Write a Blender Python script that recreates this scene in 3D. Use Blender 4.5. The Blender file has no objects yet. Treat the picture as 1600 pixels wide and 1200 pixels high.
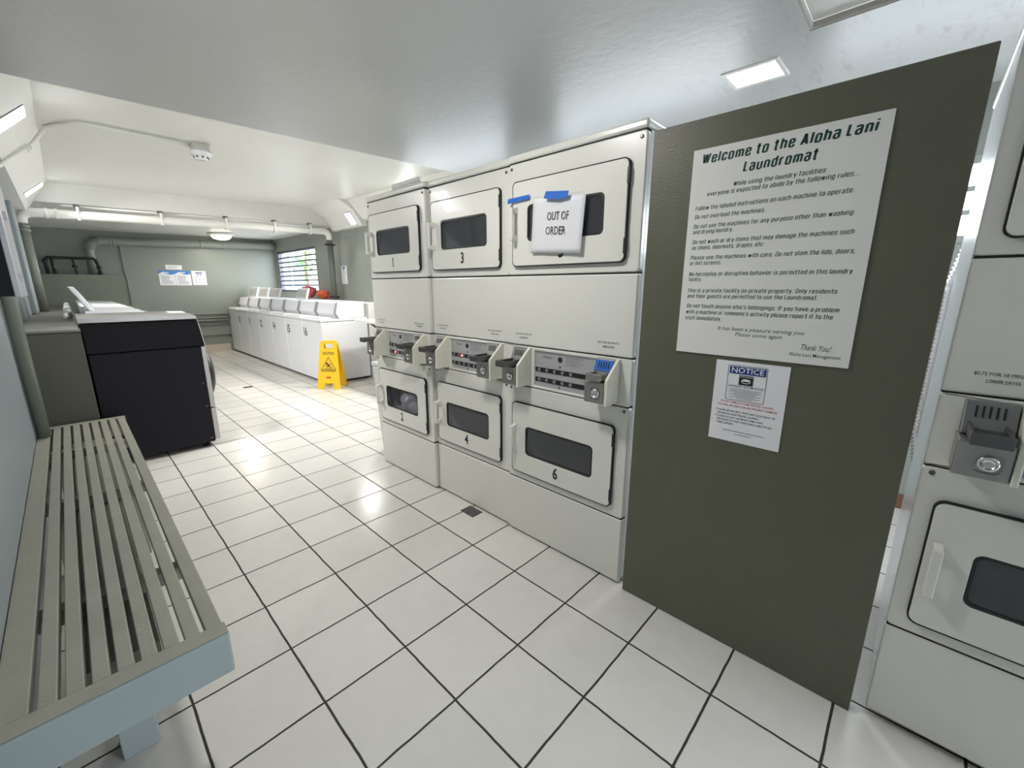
import bpy, bmesh, math, random
from mathutils import Vector, Matrix
random.seed(7)
S = bpy.context.scene
COL = S.collection
pi = math.pi

# ------------------------------------------------------------------ camera
def make_camera():
    cam = bpy.data.cameras.new('camera')
    ob = bpy.data.objects.new('camera', cam)
    COL.objects.link(ob)
    yaw, pitch, roll = math.radians(-46.318), math.radians(-12.970), math.radians(0.134)
    f = Vector((-math.sin(yaw)*math.cos(pitch), math.cos(yaw)*math.cos(pitch), math.sin(pitch)))
    r = Vector((math.cos(yaw), math.sin(yaw), 0))
    u = r.cross(f)
    r2 = math.cos(roll)*r + math.sin(roll)*u
    u2 = -math.sin(roll)*r + math.cos(roll)*u
    m = Matrix((r2, u2, -f)).transposed().to_4x4()
    m.translation = Vector((-0.68646, -0.91388, 1.34297))
    ob.matrix_world = m
    cam.sensor_width = 36
    cam.lens = 654.285/1600*36
    cam.clip_start = 0.02
    S.camera = ob
make_camera()

# ------------------------------------------------------------------ world and exposure
W = bpy.data.worlds.new('daylight')
S.world = W
W.use_nodes = True
bg = W.node_tree.nodes['Background']
bg.inputs[0].default_value = (0.86, 0.91, 1.0, 1)
bg.inputs[1].default_value = 9.0
S.view_settings.view_transform = 'Standard'
S.view_settings.look = 'None'
S.view_settings.gamma = 1
S.view_settings.use_curve_mapping = False
S.view_settings.exposure = 0.66

def area_light(name, loc, direction, sx, sy, watts, color=(1, 1, 1), parent=None, spread=180, portal=False):
    d = bpy.data.lights.new(name, 'AREA')
    d.shape = 'RECTANGLE'; d.size = sx; d.size_y = sy
    d.energy = watts; d.color = color; d.spread = math.radians(spread)
    d.cycles.is_portal = portal
    o = bpy.data.objects.new(name, d)
    COL.objects.link(o)
    o.location = loc
    o.rotation_euler = Vector(direction).to_track_quat('-Z', 'Y').to_euler()
    if parent: o.parent = parent
    return o

# sky light is sampled through the window openings and the assumed open entrance behind the camera
for nm, y0, y1, z0, z1 in (('far', 7.50, 9.62, 1.24, 2.10), ('alley', -1.95, -0.25, 1.58, 2.03), ('alley', 0.15, 1.85, 1.58, 2.03), ('alley', 2.40, 4.40, 1.58, 2.03)):
    area_light('portal_'+nm, (2.90, (y0+y1)/2, (z0+z1)/2), (-1, 0, 0), z1-z0, y1-y0, 1, portal=True)
area_light('portal_assumed_entrance', (1.25, -3.47, 1.05), (0, 1, 0), 1.0, 2.1, 1, portal=True)

# ------------------------------------------------------------------ materials
MATS = {}
def mat(name, col, rough=0.5, metal=0.0, bump=0.0, bscale=60, var=0.0, vscale=6, spec=0.5, coat=0.0, emit=None, estr=0.0):
    m = bpy.data.materials.new(name); m.use_nodes = True
    nt = m.node_tree; b = nt.nodes['Principled BSDF']
    b.inputs['Base Color'].default_value = (*col, 1)
    b.inputs['Roughness'].default_value = rough
    b.inputs['Metallic'].default_value = metal
    b.inputs['Specular IOR Level'].default_value = spec
    b.inputs['Coat Weight'].default_value = coat
    if emit:
        b.inputs['Emission Color'].default_value = (*emit, 1)
        b.inputs['Emission Strength'].default_value = estr
    tc = nt.nodes.new('ShaderNodeTexCoord')
    if var > 0:
        n = nt.nodes.new('ShaderNodeTexNoise'); n.inputs['Scale'].default_value = vscale
        n.inputs['Detail'].default_value = 6
        nt.links.new(tc.outputs['Object'], n.inputs['Vector'])
        mx = nt.nodes.new('ShaderNodeMix'); mx.data_type = 'RGBA'
        mx.inputs[6].default_value = (*[c*(1-var) for c in col], 1)
        mx.inputs[7].default_value = (*[min(1, c*(1+var)) for c in col], 1)
        nt.links.new(n.outputs['Fac'], mx.inputs[0])
        nt.links.new(mx.outputs[2], b.inputs['Base Color'])
    if bump > 0:
        n2 = nt.nodes.new('ShaderNodeTexNoise'); n2.inputs['Scale'].default_value = bscale
        n2.inputs['Detail'].default_value = 4
        nt.links.new(tc.outputs['Object'], n2.inputs['Vector'])
        bp = nt.nodes.new('ShaderNodeBump'); bp.inputs['Strength'].default_value = bump
        bp.inputs['Distance'].default_value = 0.004
        nt.links.new(n2.outputs['Fac'], bp.inputs['Height'])
        nt.links.new(bp.outputs['Normal'], b.inputs['Normal'])
    MATS[name] = m
    return m

olive = mat('olive_paint', (0.118, 0.118, 0.080), 0.42, bump=0.25, bscale=140, var=0.10, vscale=8)
bench_paint = mat('bench_paint', (0.25, 0.25, 0.205), 0.45, bump=0.2, bscale=120, var=0.15, vscale=10)
bench_daylit = mat('bench_paint_daylit', (0.33, 0.39, 0.39), 0.45, bump=0.2, bscale=90, var=0.06)  # bench paint with daylight on the near end put into its colour
sage = mat('sage_paint', (0.268, 0.292, 0.258), 0.38, bump=0.25, bscale=50, var=0.05, vscale=3)
wallblue = mat('grey_green_paint', (0.25, 0.285, 0.295), 0.5, bump=0.5, bscale=45, var=0.08, vscale=3)
pipe_paint = mat('pipe_paint', (0.175, 0.195, 0.16), 0.4, bump=0.15, bscale=80, var=0.08)
ceil_paint = mat('ceiling_paint', (0.58, 0.58, 0.575), 0.30, bump=0.35, bscale=22, var=0.04, vscale=2)  # greyer than the tray's white: its weaker light put into the colour
white_paint = mat('white_paint', (0.80, 0.79, 0.74), 0.4, bump=0.15, bscale=50, var=0.03)
cream = mat('cream_enamel', (0.77, 0.76, 0.70), 0.28, var=0.03, vscale=5, coat=0.2)
cream2 = mat('cream_plate', (0.78, 0.77, 0.65), 0.35, var=0.03)
white_en = mat('white_enamel', (0.82, 0.83, 0.86), 0.25, var=0.02, coat=0.2)
console_en = mat('console_enamel', (0.78, 0.79, 0.82), 0.35, var=0.02)
console_end = mat('console_end_plastic', (0.30, 0.31, 0.33), 0.5)
dark = mat('dark_gap', (0.012, 0.012, 0.012), 0.7)
black_plastic = mat('black_plastic', (0.015, 0.015, 0.018), 0.4)
black_metal = mat('black_enamel', (0.005, 0.005, 0.007), 0.5, var=0.2, vscale=30, spec=0.2)
navy_metal = mat('charcoal_enamel', (0.009, 0.009, 0.014), 0.5, var=0.2, vscale=30, spec=0.2)
steel = mat('brushed_steel', (0.42, 0.41, 0.39), 0.38, 0.9, bump=0.1, bscale=200)
dull_metal = mat('coin_metal', (0.42, 0.41, 0.39), 0.38, 0.85, bump=0.2, bscale=90, var=0.15, vscale=15)
slide_plate = mat('coin_plate_metal', (0.25, 0.25, 0.245), 0.45, 0.7, var=0.2, vscale=20)
dark_metal = mat('slide_metal', (0.16, 0.16, 0.16), 0.35, 0.8)
chrome = mat('lock_chrome', (0.8, 0.8, 0.8), 0.15, 1.0)
panel_silver = mat('display_silver', (0.52, 0.52, 0.53), 0.4, 0.35)
drum_metal = mat('drum_steel', (0.62, 0.62, 0.62), 0.45, 0.3)
black_pipe = mat('black_pipe', (0.02, 0.02, 0.02), 0.4)
ink = mat('black_ink', (0.02, 0.022, 0.022), 0.6)
ink_green = mat('green_ink', (0.006, 0.055, 0.045), 0.5)
ink_red = mat('red_ink', (0.55, 0.03, 0.05), 0.5)
ink_blue = mat('blue_ink', (0.015, 0.05, 0.22), 0.5)
ink_sky = mat('light_blue_ink', (0.06, 0.24, 0.62), 0.5)
ink_grey = mat('grey_ink', (0.22, 0.22, 0.24), 0.6)
ink_white = mat('white_ink', (0.9, 0.9, 0.92), 0.5)
sign_white = mat('sign_board', (0.83, 0.82, 0.78), 0.3, var=0.03)
paper = mat('paper', (0.85, 0.85, 0.88), 0.6)
blue_tape = mat('blue_tape', (0.02, 0.14, 0.55), 0.6)
yellow = mat('yellow_plastic', (0.90, 0.58, 0.01), 0.38, bump=0.1)
orange_bag = mat('orange_bag', (0.85, 0.17, 0.06), 0.4, bump=0.5, bscale=20)
pink_bag = mat('pink_red_bag', (0.80, 0.16, 0.16), 0.4, bump=0.5, bscale=20, var=0.5, vscale=9)
laundry = mat('laundry_cloth', (0.80, 0.83, 0.88), 0.9, bump=0.8, bscale=30, var=0.3, vscale=12)
foil = mat('duct_foil', (0.75, 0.75, 0.78), 0.25, 0.9)
lightm = mat('lit_diffuser', (0.9, 0.9, 0.9), 0.4, emit=(0.95, 0.97, 1.0), estr=6)
warm_light = mat('warm_diffuser', (0.9, 0.88, 0.8), 0.4, emit=(1.0, 0.90, 0.70), estr=5)
red_led = mat('red_led', (0.6, 0.02, 0.02), 0.4, emit=(1.0, 0.08, 0.08), estr=6)
brown_base = mat('brown_base', (0.16, 0.075, 0.045), 0.5)
base_tile = mat('base_tile', (0.66, 0.58, 0.48), 0.3, var=0.06)
ledge_top = mat('ledge_paint', (0.17, 0.17, 0.145), 0.42, bump=0.4, bscale=25, var=0.12)
hose = mat('clear_hose', (0.62, 0.64, 0.63), 0.15, var=0.1)
bin_plastic = mat('bin_plastic', (0.62, 0.63, 0.62), 0.4)
drain_m = mat('drain_iron', (0.10, 0.09, 0.08), 0.7, bump=0.8, bscale=90, var=0.4, vscale=40)
frame_dark = mat('window_frame', (0.13, 0.13, 0.15), 0.4, 0.3)
frame_sage = mat('sage_frame', (0.33, 0.37, 0.33), 0.4)
mesh_white = mat('far_wall', (0.60, 0.60, 0.62), 0.8, var=0.04)
far_grey = mat('far_glass', (0.10, 0.11, 0.17), 0.3)
leaf = mat('leaf', (0.09, 0.22, 0.04), 0.5, var=0.3)
bark = mat('bark', (0.12, 0.08, 0.05), 0.8)
ground_m = mat('outdoor_paving', (0.55, 0.55, 0.54), 0.9, var=0.05)

def glass_mat(name, tint, transp, rough=0.04, dust=0.0):
    m = bpy.data.materials.new(name); m.use_nodes = True
    nt = m.node_tree; nt.nodes.remove(nt.nodes['Principled BSDF'])
    out = nt.nodes['Material Output']
    tr = nt.nodes.new('ShaderNodeBsdfTransparent'); tr.inputs[0].default_value = (*transp, 1)
    gl = nt.nodes.new('ShaderNodeBsdfGlossy'); gl.inputs['Roughness'].default_value = rough
    gl.inputs[0].default_value = (*tint, 1)
    fr = nt.nodes.new('ShaderNodeFresnel'); fr.inputs[0].default_value = 1.55
    mx = nt.nodes.new('ShaderNodeMixShader')
    ge = nt.nodes.new('ShaderNodeNewGeometry')
    mu = nt.nodes.new('ShaderNodeMath'); mu.operation = 'MULTIPLY'
    iv = nt.nodes.new('ShaderNodeMath'); iv.operation = 'SUBTRACT'; iv.inputs[0].default_value = 1.0
    nt.links.new(ge.outputs['Backfacing'], iv.inputs[1])
    nt.links.new(fr.outputs[0], mu.inputs[0]); nt.links.new(iv.outputs[0], mu.inputs[1])
    if dust:
        df = nt.nodes.new('ShaderNodeBsdfDiffuse'); df.inputs[0].default_value = (0.62, 0.64, 0.66, 1)
        m2 = nt.nodes.new('ShaderNodeMixShader'); m2.inputs[0].default_value = dust
        nt.links.new(tr.outputs[0], m2.inputs[1]); nt.links.new(df.outputs[0], m2.inputs[2]); tr = m2
    nt.links.new(mu.outputs[0], mx.inputs[0]); nt.links.new(tr.outputs[0], mx.inputs[1]); nt.links.new(gl.outputs[0], mx.inputs[2])
    nt.links.new(mx.outputs[0], out.inputs[0])
    return m
door_glass = glass_mat('smoked_door_glass', (0.9, 0.92, 1.0), (0.74, 0.74, 0.77), dust=0.04)
win_glass = glass_mat('louvre_glass', (0.95, 1, 0.98), (0.93, 0.95, 0.95))
sleeve = glass_mat('clear_sleeve', (1, 1, 1), (0.95, 0.95, 0.95), 0.12)

def floor_material():
    m = bpy.data.materials.new('glazed_floor_tile'); m.use_nodes = True
    nt = m.node_tree; N = nt.nodes; L = nt.links; b = N['Principled BSDF']
    geo = N.new('ShaderNodeNewGeometry')
    nz = N.new('ShaderNodeTexNoise'); nz.inputs['Scale'].default_value = 9; nz.inputs['Detail'].default_value = 5
    L.new(geo.outputs['Position'], nz.inputs['Vector'])
    wob = N.new('ShaderNodeVectorMath'); wob.operation = 'SCALE'; wob.inputs['Scale'].default_value = 0.007
    sub = N.new('ShaderNodeVectorMath'); sub.operation = 'SUBTRACT'; sub.inputs[1].default_value = (0.5, 0.5, 0.5)
    L.new(nz.outputs['Color'], sub.inputs[0]); L.new(sub.outputs[0], wob.inputs[0])
    add = N.new('ShaderNodeVectorMath'); add.operation = 'ADD'
    L.new(geo.outputs['Position'], add.inputs[0]); L.new(wob.outputs[0], add.inputs[1])
    sp = N.new('ShaderNodeSeparateXYZ'); L.new(add.outputs[0], sp.inputs[0])
    def mth(op, a, bb=None, cc=None):
        n = N.new('ShaderNodeMath'); n.operation = op
        for i, v in enumerate((a, bb, cc)):
            if v is None: continue
            if isinstance(v, (int, float)): n.inputs[i].default_value = v
            else: L.new(v, n.inputs[i])
        return n.outputs[0]
    T = 0.305
    def dist(c):
        q = mth('DIVIDE', c, T)
        fr = mth('FRACT', mth('ADD', q, 0.5))
        return mth('ABSOLUTE', mth('SUBTRACT', fr, 0.5)), mth('FLOOR', q)
    dx, ix = dist(sp.outputs[0]); dy, iy = dist(sp.outputs[1])
    d = mth('MINIMUM', dx, dy)
    mr = N.new('ShaderNodeMapRange'); mr.interpolation_type = 'SMOOTHSTEP'
    mr.inputs[1].default_value = 0.0095; mr.inputs[2].default_value = 0.0155
    L.new(d, mr.inputs[0])
    cb = N.new('ShaderNodeCombineXYZ'); L.new(ix, cb.inputs[0]); L.new(iy, cb.inputs[1])
    wn = N.new('ShaderNodeTexWhiteNoise'); L.new(cb.outputs[0], wn.inputs['Vector'])
    n2 = N.new('ShaderNodeTexNoise'); n2.inputs['Scale'].default_value = 14; n2.inputs['Detail'].default_value = 8
    L.new(geo.outputs['Position'], n2.inputs['Vector'])
    v = mth('ADD', mth('MULTIPLY', wn.outputs['Value'], 0.5), mth('MULTIPLY', n2.outputs['Fac'], 0.6))
    tile = N.new('ShaderNodeMix'); tile.data_type = 'RGBA'
    tile.inputs[6].default_value = (0.62, 0.605, 0.56, 1); tile.inputs[7].default_value = (0.73, 0.71, 0.66, 1)
    L.new(v, tile.inputs[0])
    col = N.new('ShaderNodeMix'); col.data_type = 'RGBA'
    col.inputs[6].default_value = (0.030, 0.026, 0.022, 1)
    L.new(mr.outputs[0], col.inputs[0]); L.new(tile.outputs[2], col.inputs[7])
    L.new(col.outputs[2], b.inputs['Base Color'])
    rg = N.new('ShaderNodeMix'); rg.inputs[2].default_value = 0.75; rg.inputs[3].default_value = 0.2
    L.new(mr.outputs[0], rg.inputs[0]); L.new(rg.outputs[0], b.inputs['Roughness'])
    n3 = N.new('ShaderNodeTexNoise'); n3.inputs['Scale'].default_value = 45; n3.inputs['Detail'].default_value = 3
    L.new(geo.outputs['Position'], n3.inputs['Vector'])
    h = mth('ADD', mth('MULTIPLY', mr.outputs[0], 1.0), mth('MULTIPLY', n3.outputs['Fac'], 0.45))
    bp = N.new('ShaderNodeBump'); bp.inputs['Strength'].default_value = 0.35; bp.inputs['Distance'].default_value = 0.0022
    L.new(h, bp.inputs['Height']); L.new(bp.outputs['Normal'], b.inputs['Normal'])
    return m
floor_mat = floor_material()

def stained_ceiling():
    """glossy ceiling paint with the patch of old water stains near the hatch"""
    m = ceil_paint.copy(); m.name = 'stained_ceiling_paint'
    nt = m.node_tree; N = nt.nodes; L = nt.links; b = N['Principled BSDF']
    src = b.inputs['Base Color'].links[0].from_socket
    geo = N.new('ShaderNodeNewGeometry')
    mp = N.new('ShaderNodeMapping'); mp.inputs['Scale'].default_value = (2.2, 9, 1)
    L.new(geo.outputs['Position'], mp.inputs['Vector'])
    n = N.new('ShaderNodeTexNoise'); n.inputs['Scale'].default_value = 2.4; n.inputs['Detail'].default_value = 9; n.inputs['Roughness'].default_value = 0.7
    L.new(mp.outputs[0], n.inputs['Vector'])
    cr = N.new('ShaderNodeValToRGB'); cr.color_ramp.elements[0].position = 0.53; cr.color_ramp.elements[1].position = 0.68
    L.new(n.outputs['Fac'], cr.inputs[0])
    vd = N.new('ShaderNodeVectorMath'); vd.operation = 'DISTANCE'; vd.inputs[1].default_value = (1.85, -0.62, 2.35)
    L.new(geo.outputs['Position'], vd.inputs[0])
    mr = N.new('ShaderNodeMapRange'); mr.inputs[1].default_value = 0.15; mr.inputs[2].default_value = 1.0
    mr.inputs[3].default_value = 0.65; mr.inputs[4].default_value = 0.0
    L.new(vd.outputs['Value'], mr.inputs[0])
    mu = N.new('ShaderNodeMath'); mu.operation = 'MULTIPLY'
    L.new(cr.outputs[0], mu.inputs[0]); L.new(mr.outputs[0], mu.inputs[1])
    mx = N.new('ShaderNodeMix'); mx.data_type = 'RGBA'
    L.new(mu.outputs[0], mx.inputs[0]); L.new(src, mx.inputs[6]); mx.inputs[7].default_value = (0.38, 0.37, 0.36, 1)
    L.new(mx.outputs[2], b.inputs['Base Color'])
    return m
ceil_stained = stained_ceiling()

# ------------------------------------------------------------------ mesh helpers
class MB:
    def __init__(s): s.bm = bmesh.new()
    def box(s, x0, x1, y0, y1, z0, z1):
        if x0 > x1: x0, x1 = x1, x0
        if y0 > y1: y0, y1 = y1, y0
        if z0 > z1: z0, z1 = z1, z0
        v = [s.bm.verts.new(p) for p in ((x0,y0,z0),(x1,y0,z0),(x1,y1,z0),(x0,y1,z0),(x0,y0,z1),(x1,y0,z1),(x1,y1,z1),(x0,y1,z1))]
        for f in ((0,3,2,1),(4,5,6,7),(0,1,5,4),(1,2,6,5),(2,3,7,6),(3,0,4,7)):
            s.bm.faces.new([v[i] for i in f])
        return s
    def loop_solid(s, A, B):
        """solid between two matching polygons (lists of points)"""
        a = [s.bm.verts.new(p) for p in A]; b = [s.bm.verts.new(p) for p in B]
        n = len(a)
        for i in range(n):
            j = (i+1) % n
            s.bm.faces.new((a[i], a[j], b[j], b[i]))
        s.bm.faces.new(a[::-1]); s.bm.faces.new(b)
        return s
    def prism(s, poly, axis, a0, a1):
        def P(u, v, a):
            return {'x': (a, u, v), 'y': (u, a, v), 'z': (u, v, a)}[axis]
        return s.loop_solid([P(u, v, a0) for u, v in poly], [P(u, v, a1) for u, v in poly])
    def ring(s, outer, inner, y0, y1):
        """plate in the x-z plane with a hole; matching outlines; y0 front, y1 back"""
        n = len(outer)
        of = [s.bm.verts.new((x, y0, z)) for x, z in outer]; nf = [s.bm.verts.new((x, y0, z)) for x, z in inner]
        ob = [s.bm.verts.new((x, y1, z)) for x, z in outer]; nb = [s.bm.verts.new((x, y1, z)) for x, z in inner]
        for i in range(n):
            j = (i+1) % n
            s.bm.faces.new((of[i], of[j], nf[j], nf[i]))
            s.bm.faces.new((ob[j], ob[i], nb[i], nb[j]))
            s.bm.faces.new((of[j], of[i], ob[i], ob[j]))
            s.bm.faces.new((nf[i], nf[j], nb[j], nb[i]))
        return s
    def tube(s, pts, r, seg=14, closed_ends=True, radii=None):
        pts = [Vector(p) for p in pts]
        rings = []
        prev = None
        for i, p in enumerate(pts):
            if i == 0: t = pts[1]-p
            elif i == len(pts)-1: t = p-pts[i-1]
            else: t = (pts[i+1]-p).normalized() + (p-pts[i-1]).normalized()
            t.normalize()
            if prev is None:
                up = Vector((0, 0, 1)) if abs(t.z) < 0.9 else Vector((1, 0, 0))
                n = t.cross(up).normalized()
            else:
                n = (prev - t*prev.dot(t)).normalized()
            prev = n
            b = t.cross(n)
            rr = radii[i] if radii else r
            rings.append([s.bm.verts.new(p + rr*(math.cos(2*pi*k/seg)*n + math.sin(2*pi*k/seg)*b)) for k in range(seg)])
        for a, b in zip(rings, rings[1:]):
            for k in range(seg):
                q = (k+1) % seg
                f = s.bm.faces.new((a[k], a[q], b[q], b[k])); f.smooth = True
        if closed_ends:
            s.bm.faces.new(rings[0][::-1]); s.bm.faces.new(rings[-1])
        return s
    def lathe(s, prof, c, axis='z', seg=28):
        """prof: list of (radius, height) along axis"""
        rings = []
        for r, h in prof:
            R = []
            for k in range(seg):
                a = 2*pi*k/seg
                u, v = r*math.cos(a), r*math.sin(a)
                p = {'z': (c[0]+u, c[1]+v, c[2]+h), 'x': (c[0]+h, c[1]+u, c[2]+v), 'y': (c[0]+u, c[1]+h, c[2]+v)}[axis]
                R.append(s.bm.verts.new(p))
            rings.append(R)
        for a, b in zip(rings, rings[1:]):
            for k in range(seg):
                q = (k+1) % seg
                f = s.bm.faces.new((a[k], a[q], b[q], b[k])); f.smooth = True
        s.bm.faces.new(rings[0][::-1]); s.bm.faces.new(rings[-1])
        return s
    def quad(s, *p):
        s.bm.faces.new([s.bm.verts.new(q) for q in p]); return s
    def build(s, name, m, parent=None, bevel=0.0, seg=2):
        bmesh.ops.recalc_face_normals(s.bm, faces=s.bm.faces)
        me = bpy.data.meshes.new(name); s.bm.to_mesh(me); s.bm.free()
        me.materials.append(m)
        o = bpy.data.objects.new(name, me); COL.objects.link(o)
        if parent: o.parent = parent
        if bevel:
            md = o.modifiers.new('bevel', 'BEVEL'); md.width = bevel; md.segments = seg
            md.limit_method = 'ANGLE'; md.angle_limit = math.radians(40); md.harden_normals = False
        return o

def rrect(x0, x1, z0, z1, r, n=5):
    pts = []
    for cx, cz, a0 in ((x1-r, z1-r, 0), (x0+r, z1-r, 90), (x0+r, z0+r, 180), (x1-r, z0+r, 270)):
        for k in range(n+1):
            a = math.radians(a0+90*k/n)
            pts.append((cx+r*math.cos(a), cz+r*math.sin(a)))
    return pts

def tag(o, label=None, cat=None, group=None, kind=None):
    if label: o['label'] = label
    if cat: o['category'] = cat
    if group: o['group'] = group
    if kind: o['kind'] = kind
    return o
def thing(name, label, cat, loc=(0, 0, 0), rotz=0, group=None):
    o = bpy.data.objects.new(name, None); COL.objects.link(o)
    o.empty_display_size = 0.1
    o.location = loc; o.rotation_euler = (0, 0, rotz)
    return tag(o, label, cat, group)
def struct(name, mb, m, bevel=0):
    return tag(mb.build(name, m, None, bevel), kind='structure')

def text_mesh(body, mtx, width=None, height=0.03, bold=0.0, shear=0.0, align='LEFT', fit=None):
    """flat lettering as mesh data; mtx places the local x-y text plane; width = exact width of the line"""
    cu = bpy.data.curves.new('lettering', 'FONT')
    cu.body = body; cu.size = 1.0; cu.shear = shear; cu.offset = bold; cu.resolution_u = 2
    ob = bpy.data.objects.new('lettering', cu); COL.objects.link(ob)
    dg = bpy.context.evaluated_depsgraph_get(); dg.update()
    me = bpy.data.meshes.new_from_object(ob.evaluated_get(dg))
    bpy.data.objects.remove(ob); bpy.data.curves.remove(cu)
    xs = [v.co.x for v in me.vertices]
    x0, x1 = min(xs), max(xs)
    sy = height/0.62            # cap height of the built-in font
    sx = (width/(x1-x0)) if width else sy*(fit or 1.0)
    w = (x1-x0)*sx
    off = {'LEFT': 0, 'CENTER': -w/2, 'RIGHT': -w}[align]
    me.transform(mtx @ Matrix(((sx, 0, 0, off-x0*sx), (0, sy, 0, 0), (0, 0, 1, 0), (0, 0, 0, 1))))
    return me
def join_text(name, meshes, m, parent=None, label=None):
    bm = bmesh.new()
    for me in meshes:
        bm.from_mesh(me); bpy.data.meshes.remove(me)
    me = bpy.data.meshes.new(name); bm.to_mesh(me); bm.free()
    me.materials.append(m)
    o = bpy.data.objects.new(name, me); COL.objects.link(o)
    if parent: o.parent = parent
    if label: o['label'] = label
    return o
GW = 0.40
XH = 0.74
def _glyphs():
    w, h = GW, XH
    G = {}
    O = lambda x0, y0, x1, y1: [((x0+x1)/2, y0), (x0, y0), (x0, y1), (x1, y1), (x1, y0), ((x0+x1)/2, y0)]
    G['a'] = (w, [[(w, 0), (w, h), (0.02, h), (0.02, 0.62)], [(w, 0.43), (0, 0.43), (0, 0), (w, 0)]])
    G['b'] = (w, [[(0, 0), (0, 1)], [(0, h), (w, h), (w, 0), (0, 0)]])
    G['c'] = (w*.95, [[(w*.95, 0.50), (w*.95, h), (0, h), (0, 0), (w*.95, 0), (w*.95, 0.24)]])
    G['d'] = (w, [[(w, 0), (w, 1)], [(w, h), (0, h), (0, 0), (w, 0)]])
    G['e'] = (w, [[(w, 0.22), (w, 0), (0, 0), (0, h), (w, h), (w, 0.385)], [(w, 0.385), (0, 0.385)]])
    G['f'] = (w*.62, [[(w*.68, 1), (w*.22, 1), (w*.22, 0)], [(-w*.2, h), (w*.7, h)]])
    G['g'] = (w, [[(w, h), (w, -0.24), (0, -0.24), (0, -0.1)], [(w, h), (0, h), (0, 0), (w, 0)]])
    G['h'] = (w, [[(0, 0), (0, 1)], [(0, h-.02), (w, h-.02), (w, 0)]])
    G['i'] = (0, [[(0, 0), (0, h)], [(0, 0.90), (0, 1.02)]])
    G['j'] = (0.08, [[(.08, h), (.08, -.22), (-.08, -.22)], [(.08, 0.90), (.08, 1.02)]])
    G['k'] = (w, [[(0, 0), (0, 1)], [(w, h), (0.02, 0.32)], [(0.14, 0.42), (w, 0)]])
    G['l'] = (0, [[(0, 0), (0, 1)]])
    G['m'] = (w*1.75, [[(0, 0), (0, h)], [(0, h-.02), (w*.88, h-.02), (w*.88, 0)], [(w*.88, h-.02), (w*1.75, h-.02), (w*1.75, 0)]])
    G['n'] = (w, [[(0, 0), (0, h)], [(0, h-.02), (w, h-.02), (w, 0)]])
    G['o'] = (w, [O(0, 0, w, h)])
    G['p'] = (w, [[(0, -0.25), (0, h)], [(0, h), (w, h), (w, 0), (0, 0)]])
    G['q'] = (w, [[(w, -0.25), (w, h)], [(w, h), (0, h), (0, 0), (w, 0)]])
    G['r'] = (w*.62, [[(0, 0), (0, h)], [(0, h-.12), (w*.25, h), (w*.66, h)]])
    G['s'] = (w*.92, [[(w*.9, .54), (w*.9, h), (0, h), (0, .40), (w*.92, .36), (w*.92, 0), (0, 0), (0, .20)]])
    G['t'] = (w*.66, [[(w*.28, 1.0), (w*.28, 0), (w*.74, 0)], [(-w*.22, h), (w*.76, h)]])
    G['u'] = (w, [[(0, h), (0, 0), (w, 0)], [(w, 0), (w, h)]])
    G['v'] = (w, [[(0, h), (w/2, 0), (w, h)]])
    G['w'] = (w*1.6, [[(0, h), (w*.4, 0), (w*.8, h), (w*1.2, 0), (w*1.6, h)]])
    G['x'] = (w, [[(0, 0), (w, h)], [(0, h), (w, 0)]])
    G['y'] = (w, [[(0, h), (w*.52, 0.02)], [(w, h), (w*.42, -.24), (0, -.24)]])
    G['z'] = (w, [[(0, h), (w, h), (0, 0), (w, 0)]])
    W_ = 0.46
    G['A'] = (W_*1.1, [[(0, 0), (W_*.55, 1), (W_*1.1, 0)], [(W_*.2, .28), (W_*.9, .28)]])
    G['D'] = (W_, [[(0, 0), (0, 1)], [(0, 1), (W_, 1), (W_, 0), (0, 0)]])
    G['F'] = (W_*.85, [[(0, 0), (0, 1)], [(0, .96), (W_*.85, .96)], [(0, .52), (W_*.75, .52)]])
    G['I'] = (0, [[(0, 0), (0, 1)]])
    G['L'] = (W_*.62, [[(0, 1), (0, 0.0)], [(0, .05), (W_*.70, .05)]])
    G['M'] = (W_*1.35, [[(0, 0), (0, 1), (W_*.67, .15), (W_*1.35, 1), (W_*1.35, 0)]])
    G['N'] = (W_, [[(0, 0), (0, 1), (W_, 0), (W_, 1)]])
    G['O'] = (W_, [O(0, 0, W_, 1)])
    G['P'] = (W_*.9, [[(0, 0), (0, 1)], [(0, 1), (W_*.9, 1), (W_*.9, .48), (0, .48)]])
    G['T'] = (W_, [[(W_/2, 0), (W_/2, 1)], [(0, .96), (W_, .96)]])
    G['W'] = (W_*1.65, [[(0, 1), (W_*.42, 0), (W_*.82, .95), (W_*1.22, 0), (W_*1.65, 1)]])
    G['.'] = (0.02, [[(0, 0), (0, 0.12)]]); G[','] = (0.02, [[(0.01, 0.11), (-0.03, -0.12)]]); G["'"] = (0.0, [[(0, .78), (0, 1)]])
    return G
GLYPH = _glyphs()
SHARP = set('kvwxzAMNW')
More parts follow.
